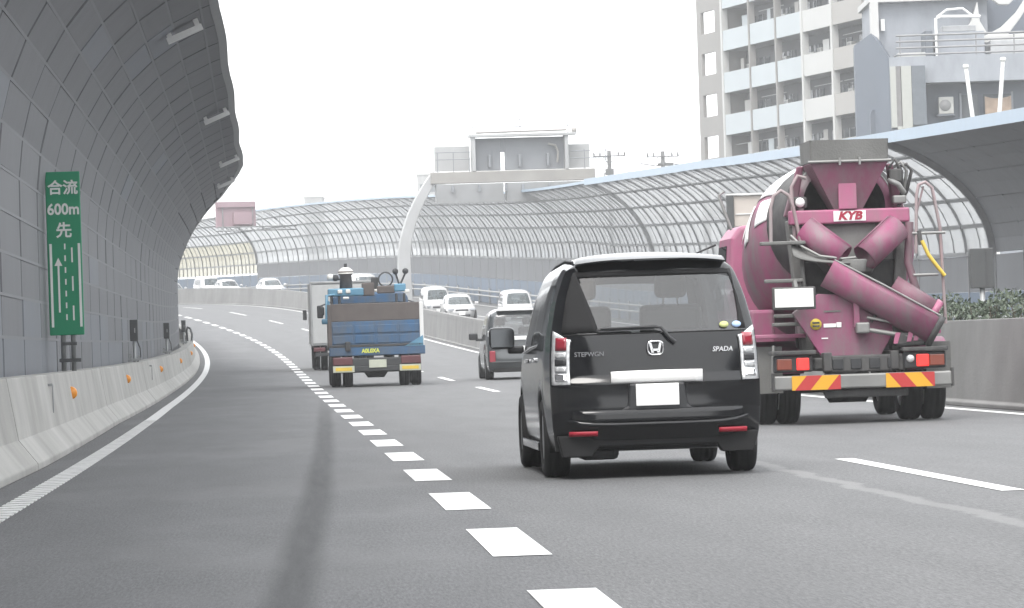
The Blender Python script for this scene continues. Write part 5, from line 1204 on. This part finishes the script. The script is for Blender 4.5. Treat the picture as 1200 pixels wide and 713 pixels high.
P3('strap', (.74, -1.24, 1.08), (.07, .02, .05), 'yellow_hose', .0)
# rear panel with stickers
b = MB(); b.prism([(-.78, 1.33), (-.44, .80), (.27, .80), (.42, 1.05), (.40, 1.50), (-.46, 1.55)], 'y', -1.04, -.98); pn = b.build('rear_panel', MATS['mx_pink'], mx, bevel=.01)
b = MB(); b.lathe([(-.004, 0), (-.004, .068), (.004, .068)], 24, 'y', (-.50, -1.046, 1.19)); st_ = b.build('round_sticker', MATS['sticker_yellow'], pn)
for dz in (.018, -.022): P3('sticker_mark', (-.50, -1.053, 1.19 + dz), (.085, .003, .02), 'mx_dark', .0, st_)
P3('white_tag', (-.335, -1.047, 1.17), (.15, .006, .045), 'plate_white', .02, pn); P3('white_tag', (-.225, -1.047, 1.175), (.06, .006, .06), 'plate_white', .02, pn); P3('small_tag', (-.40, -1.046, 1.02), (.08, .005, .015), 'plate_white', .0, pn); P3('small_tag', (-.30, -1.046, 1.34), (.2, .005, .02), 'mx_grey', .0, pn)
P3('lower_frame', (-.10, -1.02, .72), (.9, .2, .14), 'mx_dark', .02)
# number plate on its bracket
npb = P3('plate_frame', (-.785, -1.29, 1.505), (.52, .03, .27), 'mx_dark', .015); P3('number_plate', (-.785, -1.312, 1.51), (.46, .012, .22), 'plate_white', .004, npb); T3('plate_bracket', [(-.75, -1.27, 1.62), (-.74, -1.1, 1.70), (-.60, -.6, 1.72)], .025, 'mx_grey')
# ladders and hoops
lh = [(-.98, -.85, 2.18), (-.97, -.85, 2.60), (-.93, -.85, 2.74), (-.84, -.85, 2.80), (-.75, -.85, 2.74), (-.70, -.85, 2.60), (-.62, -.85, 2.16)]
T3('ladder_hoop', lh, .022, 'mx_rail'); T3('ladder_hoop', [(-.66, -.60, 2.2), (-.68, -.6, 2.85), (-.60, -.6, 2.98), (-.50, -.6, 2.95)], .022, 'mx_rail'); T3('ladder_rail', [(-.62, -.85, 2.18), (-.60, -.9, 1.2)], .025, 'mx_grey')
for z, x0, x1 in ((2.17, -1.12, -.58), (1.72, -1.08, -.62), (1.30, -.98, -.70), (1.20, -1.0, -.56)): P3('step', ((x0 + x1)/2, -.90, z), (x1 - x0, .14, .045), 'mx_grey', .012)
rh = [(.76, -.85, 2.0), (.79, -.85, 2.70), (.82, -.85, 2.82), (.90, -.85, 2.85), (.98, -.85, 2.78), (1.06, -.85, 2.3), (1.09, -.85, 1.15)]
T3('ladder_hoop', rh, .02, 'mx_rail'); T3('ladder_hoop', [(.78, -.82, 2.45), (.88, -.82, 2.80)], .012, 'mx_rail')
for z, x0, x1 in ((2.24, .72, 1.12), (1.74, .72, 1.02)): T3('step', [(x0, -.86, z), (x1, -.86, z)], .018, 'mx_steel')
T3('rear_guard', [(.72, -.7, 2.38), (.68, -.72, 1.9), (.76, -.72, 1.6), (.74, -.72, 1.2)], .05, 'mx_pink_dirty'); T3('water_hose', [(.83, -.88, 2.15), (.90, -.9, 1.98), (1.0, -.9, 1.84), (1.09, -.9, 1.72)], .024, 'yellow_hose'); T3('hose_valve', [(.80, -.86, 2.27), (.82, -.86, 2.10)], .03, 'mx_dark')
place(mx, 28.6, 5.86)

# ------------------------------------------------------------------ blue tipper truck
mat('tp_blue', (.030, .095, .195), .55, var=.18, scale=2.5, dirt=((.085, .10, .12), .75, 3.2)); mat('tp_brown', (.10, .085, .08), .8, var=.2, scale=3, dirt=((.10, .09, .085), .6, 2.5)); mat('tp_dark', (.045, .047, .05), .75, var=.2, scale=4); mat('tp_ltblue', (.09, .24, .36), .5, var=.1, scale=3, dirt=((.1, .2, .27), .5, 3))
mat('tp_yellow', (.68, .48, .06), .45); mat('tp_plate', (.46, .48, .40), .5); mat('tp_letter', (.62, .66, .10), .5); mat('tp_white', (.66, .65, .62), .5, var=.08, scale=4)
bt = thing('tipper_truck', 'blue tipper truck with rusty board and gear above its tailgate', 'truck')
def Q3(name, c, d, mt, bev=.015, parent=None): return bx3(parent or bt, name, c, d, mt, bev)
def TT(name, pts, r, mt, parent=None): 
    b = MB(); b.tube(pts, r, 8); return b.build(name, MATS[mt], parent or bt)
for x, y, s_ in ((-1.02, 0, -1), (-.72, 0, -1), (.72, 0, 1), (1.02, 0, 1), (-1.0, 3.6, -1), (1.0, 3.6, 1)): wheel(bt, x, y, .44, .25, s_, 8)
b = MB(); b.tube([(-1.0, 0, .44), (-.3, 0, .44), (-.2, 0, .42), (.2, 0, .42), (.3, 0, .44), (1.0, 0, .44)], [.09, .09, .2, .2, .09, .09], 12); b.build('rear_axle', MATS['tp_dark'], bt)
for sd in (-1, 1): Q3('frame_rail', (sd*.4, 1.7, .72), (.1, 5.4, .2), 'tp_dark')
Q3('bumper', (0, -1.05, .46), (2.1, .1, .16), 'tp_dark', .03); Q3('under_box', (0, -1.0, .62), (2.0, .2, .22), 'tp_dark', .03)
tg = Q3('tailgate', (0, -1.0, 1.33), (2.30, .07, .66), 'tp_blue', .012)
for i in range(4):
    x = -.84 + .56*i
    for z in (1.20, 1.46): Q3('gate_panel', (x, -1.045, z), (.50, .03, .20), 'tp_blue', .01, tg)
Q3('gate_rail', (0, -1.06, 1.04), (2.36, .08, .06), 'tp_dark', .012, tg); Q3('top_board', (0, -1.0, 1.885), (2.26, .06, .44), 'tp_brown', .012)
lf = Q3('lower_frame', (.02, -1.04, .90), (2.42, .10, .22), 'tp_blue', .02)
for sd in (-1, 1):
    Q3('side_board', (sd*1.13, .85, 1.55), (.06, 3.7, 1.05), 'tp_brown' if sd < 0 else 'tp_blue', .012); Q3('corner_post', (sd*1.16, -1.0, 1.55), (.10, .12, 1.1), 'tp_brown' if sd < 0 else 'white_steel', .015)
    Q3('tail_lamp', (sd*.86, -1.12, .66), (.50, .05, .20), 'lamp_dark', .02); pl = Q3('marker_plate', (sd*.84, -1.12, .46), (.54, .02, .16), 'tp_plate', .004); Q3('marker_strip', (sd*.84, -1.134, .46), (.42, .008, .085), 'tp_yellow', .0, pl)
Q3('bed_floor', (0, .85, 1.02), (2.2, 3.7, .1), 'tp_dark'); Q3('load_bed', (0, .85, 1.45), (2.18, 3.6, .75), 'tp_dark', .03)
Q3('number_plate', (.02, -1.115, .58), (.44, .02, .20), 'tp_plate', .004); Q3('latch', (-.72, -1.12, 1.03), (.13, .07, .24), 'tp_dark', .02)
b = MB(); b.hexa([(.72, -1.10, 1.0), (1.18, -1.10, 1.0), (1.18, -1.05, 1.0), (.72, -1.05, 1.0), (1.0, -1.10, 1.16), (1.18, -1.10, 1.26), (1.18, -1.05, 1.26), (1.0, -1.05, 1.16)]); b.build('gusset', MATS['tp_ltblue'], bt)
put('lettering', text_mesh('A0L0XA', .14, .004, 'lettering', MATS['tp_letter'], bold=.006, sx=.9), lf, loc=(-.15, -1.096, .905))
b = MB(); b.prism([(-1.02, .75), (1.02, .75), (1.06, 1.5), (.98, 2.30), (.85, 2.42), (-.85, 2.42), (-.98, 2.30), (-1.06, 1.5)], 'y', 2.85, 4.45); cb = b.build('cab', MATS['tp_blue'], bt, bevel=.06, seg=3)
Q3('rear_window', (0, 2.83, 1.95), (1.7, .03, .4), 'car_glass', .0, cb); Q3('windscreen', (0, 4.47, 1.85), (1.8, .03, .7), 'car_glass', .0, cb)
# gear above the bed
rk = Q3('rack_box', (-.68, 1.2, 2.42), (.92, .5, .20), 'tp_ltblue', .03); Q3('rack_lamp', (-.83, .93, 2.44), (.12, .05, .10), 'tp_white', .02, rk); Q3('rack_lamp', (-.62, .93, 2.44), (.12, .05, .10), 'tp_white', .02, rk); Q3('rack_lamp', (-.68, .93, 2.27), (.16, .05, .06), 'tp_white', .02, rk)
for x in (-1.05, -.85, .62, .82): TT('rack_post', [(x, 1.0, 1.6), (x, 1.0, 2.35)], .035, 'tp_dark')
TT('side_ladder', [(-1.20, .6, 1.65), (-1.18, .6, 2.35), (-.98, .7, 2.35)], .04, 'tp_ltblue'); TT('side_ladder', [(-1.14, .5, 1.65), (-1.14, .5, 2.2)], .03, 'tp_ltblue'); Q3('ladder_box', (-1.22, .6, 1.68), (.22, .2, .14), 'tp_ltblue', .03); Q3('ladder_box', (-1.30, .7, 1.95), (.10, .12, .22), 'tp_dark', .03)
b = MB(); b.lathe([(2.5, .0), (2.5, .17), (2.85, .15), (2.9, .20), (2.96, .20), (2.98, .16), (3.04, .05), (3.04, 0)], 18, 'z', (-.66, 1.3, 0)); ms = b.build('mast_drum', MATS['tp_brown'], bt); b = MB(); b.lathe([(2.90, .205), (2.98, .19), (3.05, .10), (3.07, 0)], 18, 'z', (-.66, 1.3, 0)); b.build('dome', MATS['tp_white'], ms); TT('finial', [(-.66, 1.3, 3.05), (-.66, 1.3, 3.16)], .04, 'tp_dark', ms)
for x, z, m_ in ((-1.06, 2.82, 'tp_white'), (-.93, 2.80, 'tp_dark')): b = MB(); b.lathe([(-.05, 0), (-.05, .07), (.03, .09), (.05, 0)], 14, 'y', (x, 1.2, z)); b.build('work_lamp', MATS[m_], bt)
TT('lamp_arm', [(-1.0, 1.25, 2.80), (-.8, 1.3, 2.75)], .025, 'tp_dark')
b = MB(); b.lathe([(-.025, .16), (.025, .16), (.025, .20), (-.025, .20), (-.025, .16)], 22, 'y', (.36, 1.2, 2.72)); b.build('hose_reel', MATS['tp_dark'], bt); Q3('reel_base', (.36, 1.2, 2.46), (.46, .3, .20), 'tp_brown', .03); Q3('gear_case', (-.10, 1.2, 2.48), (.32, .3, .34), 'tp_brown', .03); Q3('gear_case', (.08, 1.4, 2.62), (.18, .3, .34), 'tp_dark', .03); Q3('gear_pipe', (.15, 1.2, 2.44), (.4, .2, .08), 'tp_white', .03)
Q3('rack_box', (.72, 1.2, 2.50), (.30, .4, .20), 'tp_ltblue', .03); Q3('rack_lamp', (.90, .98, 2.40), (.12, .05, .09), 'tp_white', .02)
for x in (.62, .88):
    TT('lamp_arm', [(.72, 1.2, 2.55), (x, 1.2, 2.88)], .025, 'tp_dark'); b = MB(); b.lathe([(-.05, 0), (-.05, .06), (.03, .08), (.05, 0)], 14, 'y', (x, 1.2, 2.92)); b.build('work_lamp', MATS['tp_dark'], bt)
for sd in (-1, 1): b = MB(); b.box((sd*1.3, 4.3, 1.95), (.16, .1, .34)); o = b.build('door_mirror', MATS['tp_dark'], bt, bevel=.03); TT('mirror_arm', [(sd*1.0, 4.3, 2.2), (sd*1.3, 4.3, 2.1)], .02, 'tp_dark', o)
place(bt, 82.4, 1.70)

# ------------------------------------------------------------------ grey box truck ahead of it
mat('bx_grey', (.42, .43, .43), .55, var=.08, scale=1.2, dirt=((.33, .33, .33), .5, 1.5))
xt = thing('box_truck', 'pale grey box truck half hidden ahead of the blue tipper', 'truck')
def X3(name, c, d, mt, bev=.015, parent=None): return bx3(parent or xt, name, c, d, mt, bev)
for x, y, s_ in ((-.92, 0, -1), (-.66, 0, -1), (.66, 0, 1), (.92, 0, 1), (-.9, 3.8, -1), (.9, 3.8, 1)): wheel(xt, x, y, .42, .23, s_, 8)
cg = X3('cargo_box', (0, 1.0, 1.93), (2.2, 5.0, 2.15), 'bx_grey', .03)
for sd in (-1, 1):
    dr_ = X3('rear_door', (sd*.54, -1.515, 1.92), (1.04, .04, 2.0), 'bx_grey', .02, cg); X3('door_frame', (sd*1.08, -1.53, 1.93), (.06, .06, 2.15), 'post_grey', .01, cg)
    X3('tail_lamp', (sd*.85, -1.5, .72), (.4, .06, .14), 'lamp_dark', .02); b = MB(); b.box((sd*1.2, 5.0, 1.9), (.14, .1, .36)); b.build('door_mirror', MATS['tp_dark'], xt, bevel=.03)
X3('door_frame', (0, -1.53, 3.0), (2.2, .06, .07), 'post_grey', .01, cg); X3('bumper', (0, -1.45, .55), (2.0, .1, .12), 'tp_dark', .02); X3('frame_rail', (0, 1.4, .72), (.9, 5.6, .2), 'tp_dark', .02)
X3('cab', (0, 4.45, 1.5), (2.05, 1.7, 1.75), 'bx_grey', .10); X3('windscreen', (0, 5.31, 1.8), (1.8, .03, .75), 'car_glass', .0); X3('number_plate', (0, -1.51, .72), (.36, .02, .18), 'tp_plate', .0); X3('lock_bar', (.03, -1.55, 1.9), (.03, .03, 1.9), 'steel', .0); X3('lock_bar', (-.25, -1.55, 1.9), (.03, .03, 1.9), 'steel', .0)
place(xt, 118.4, 1.75)
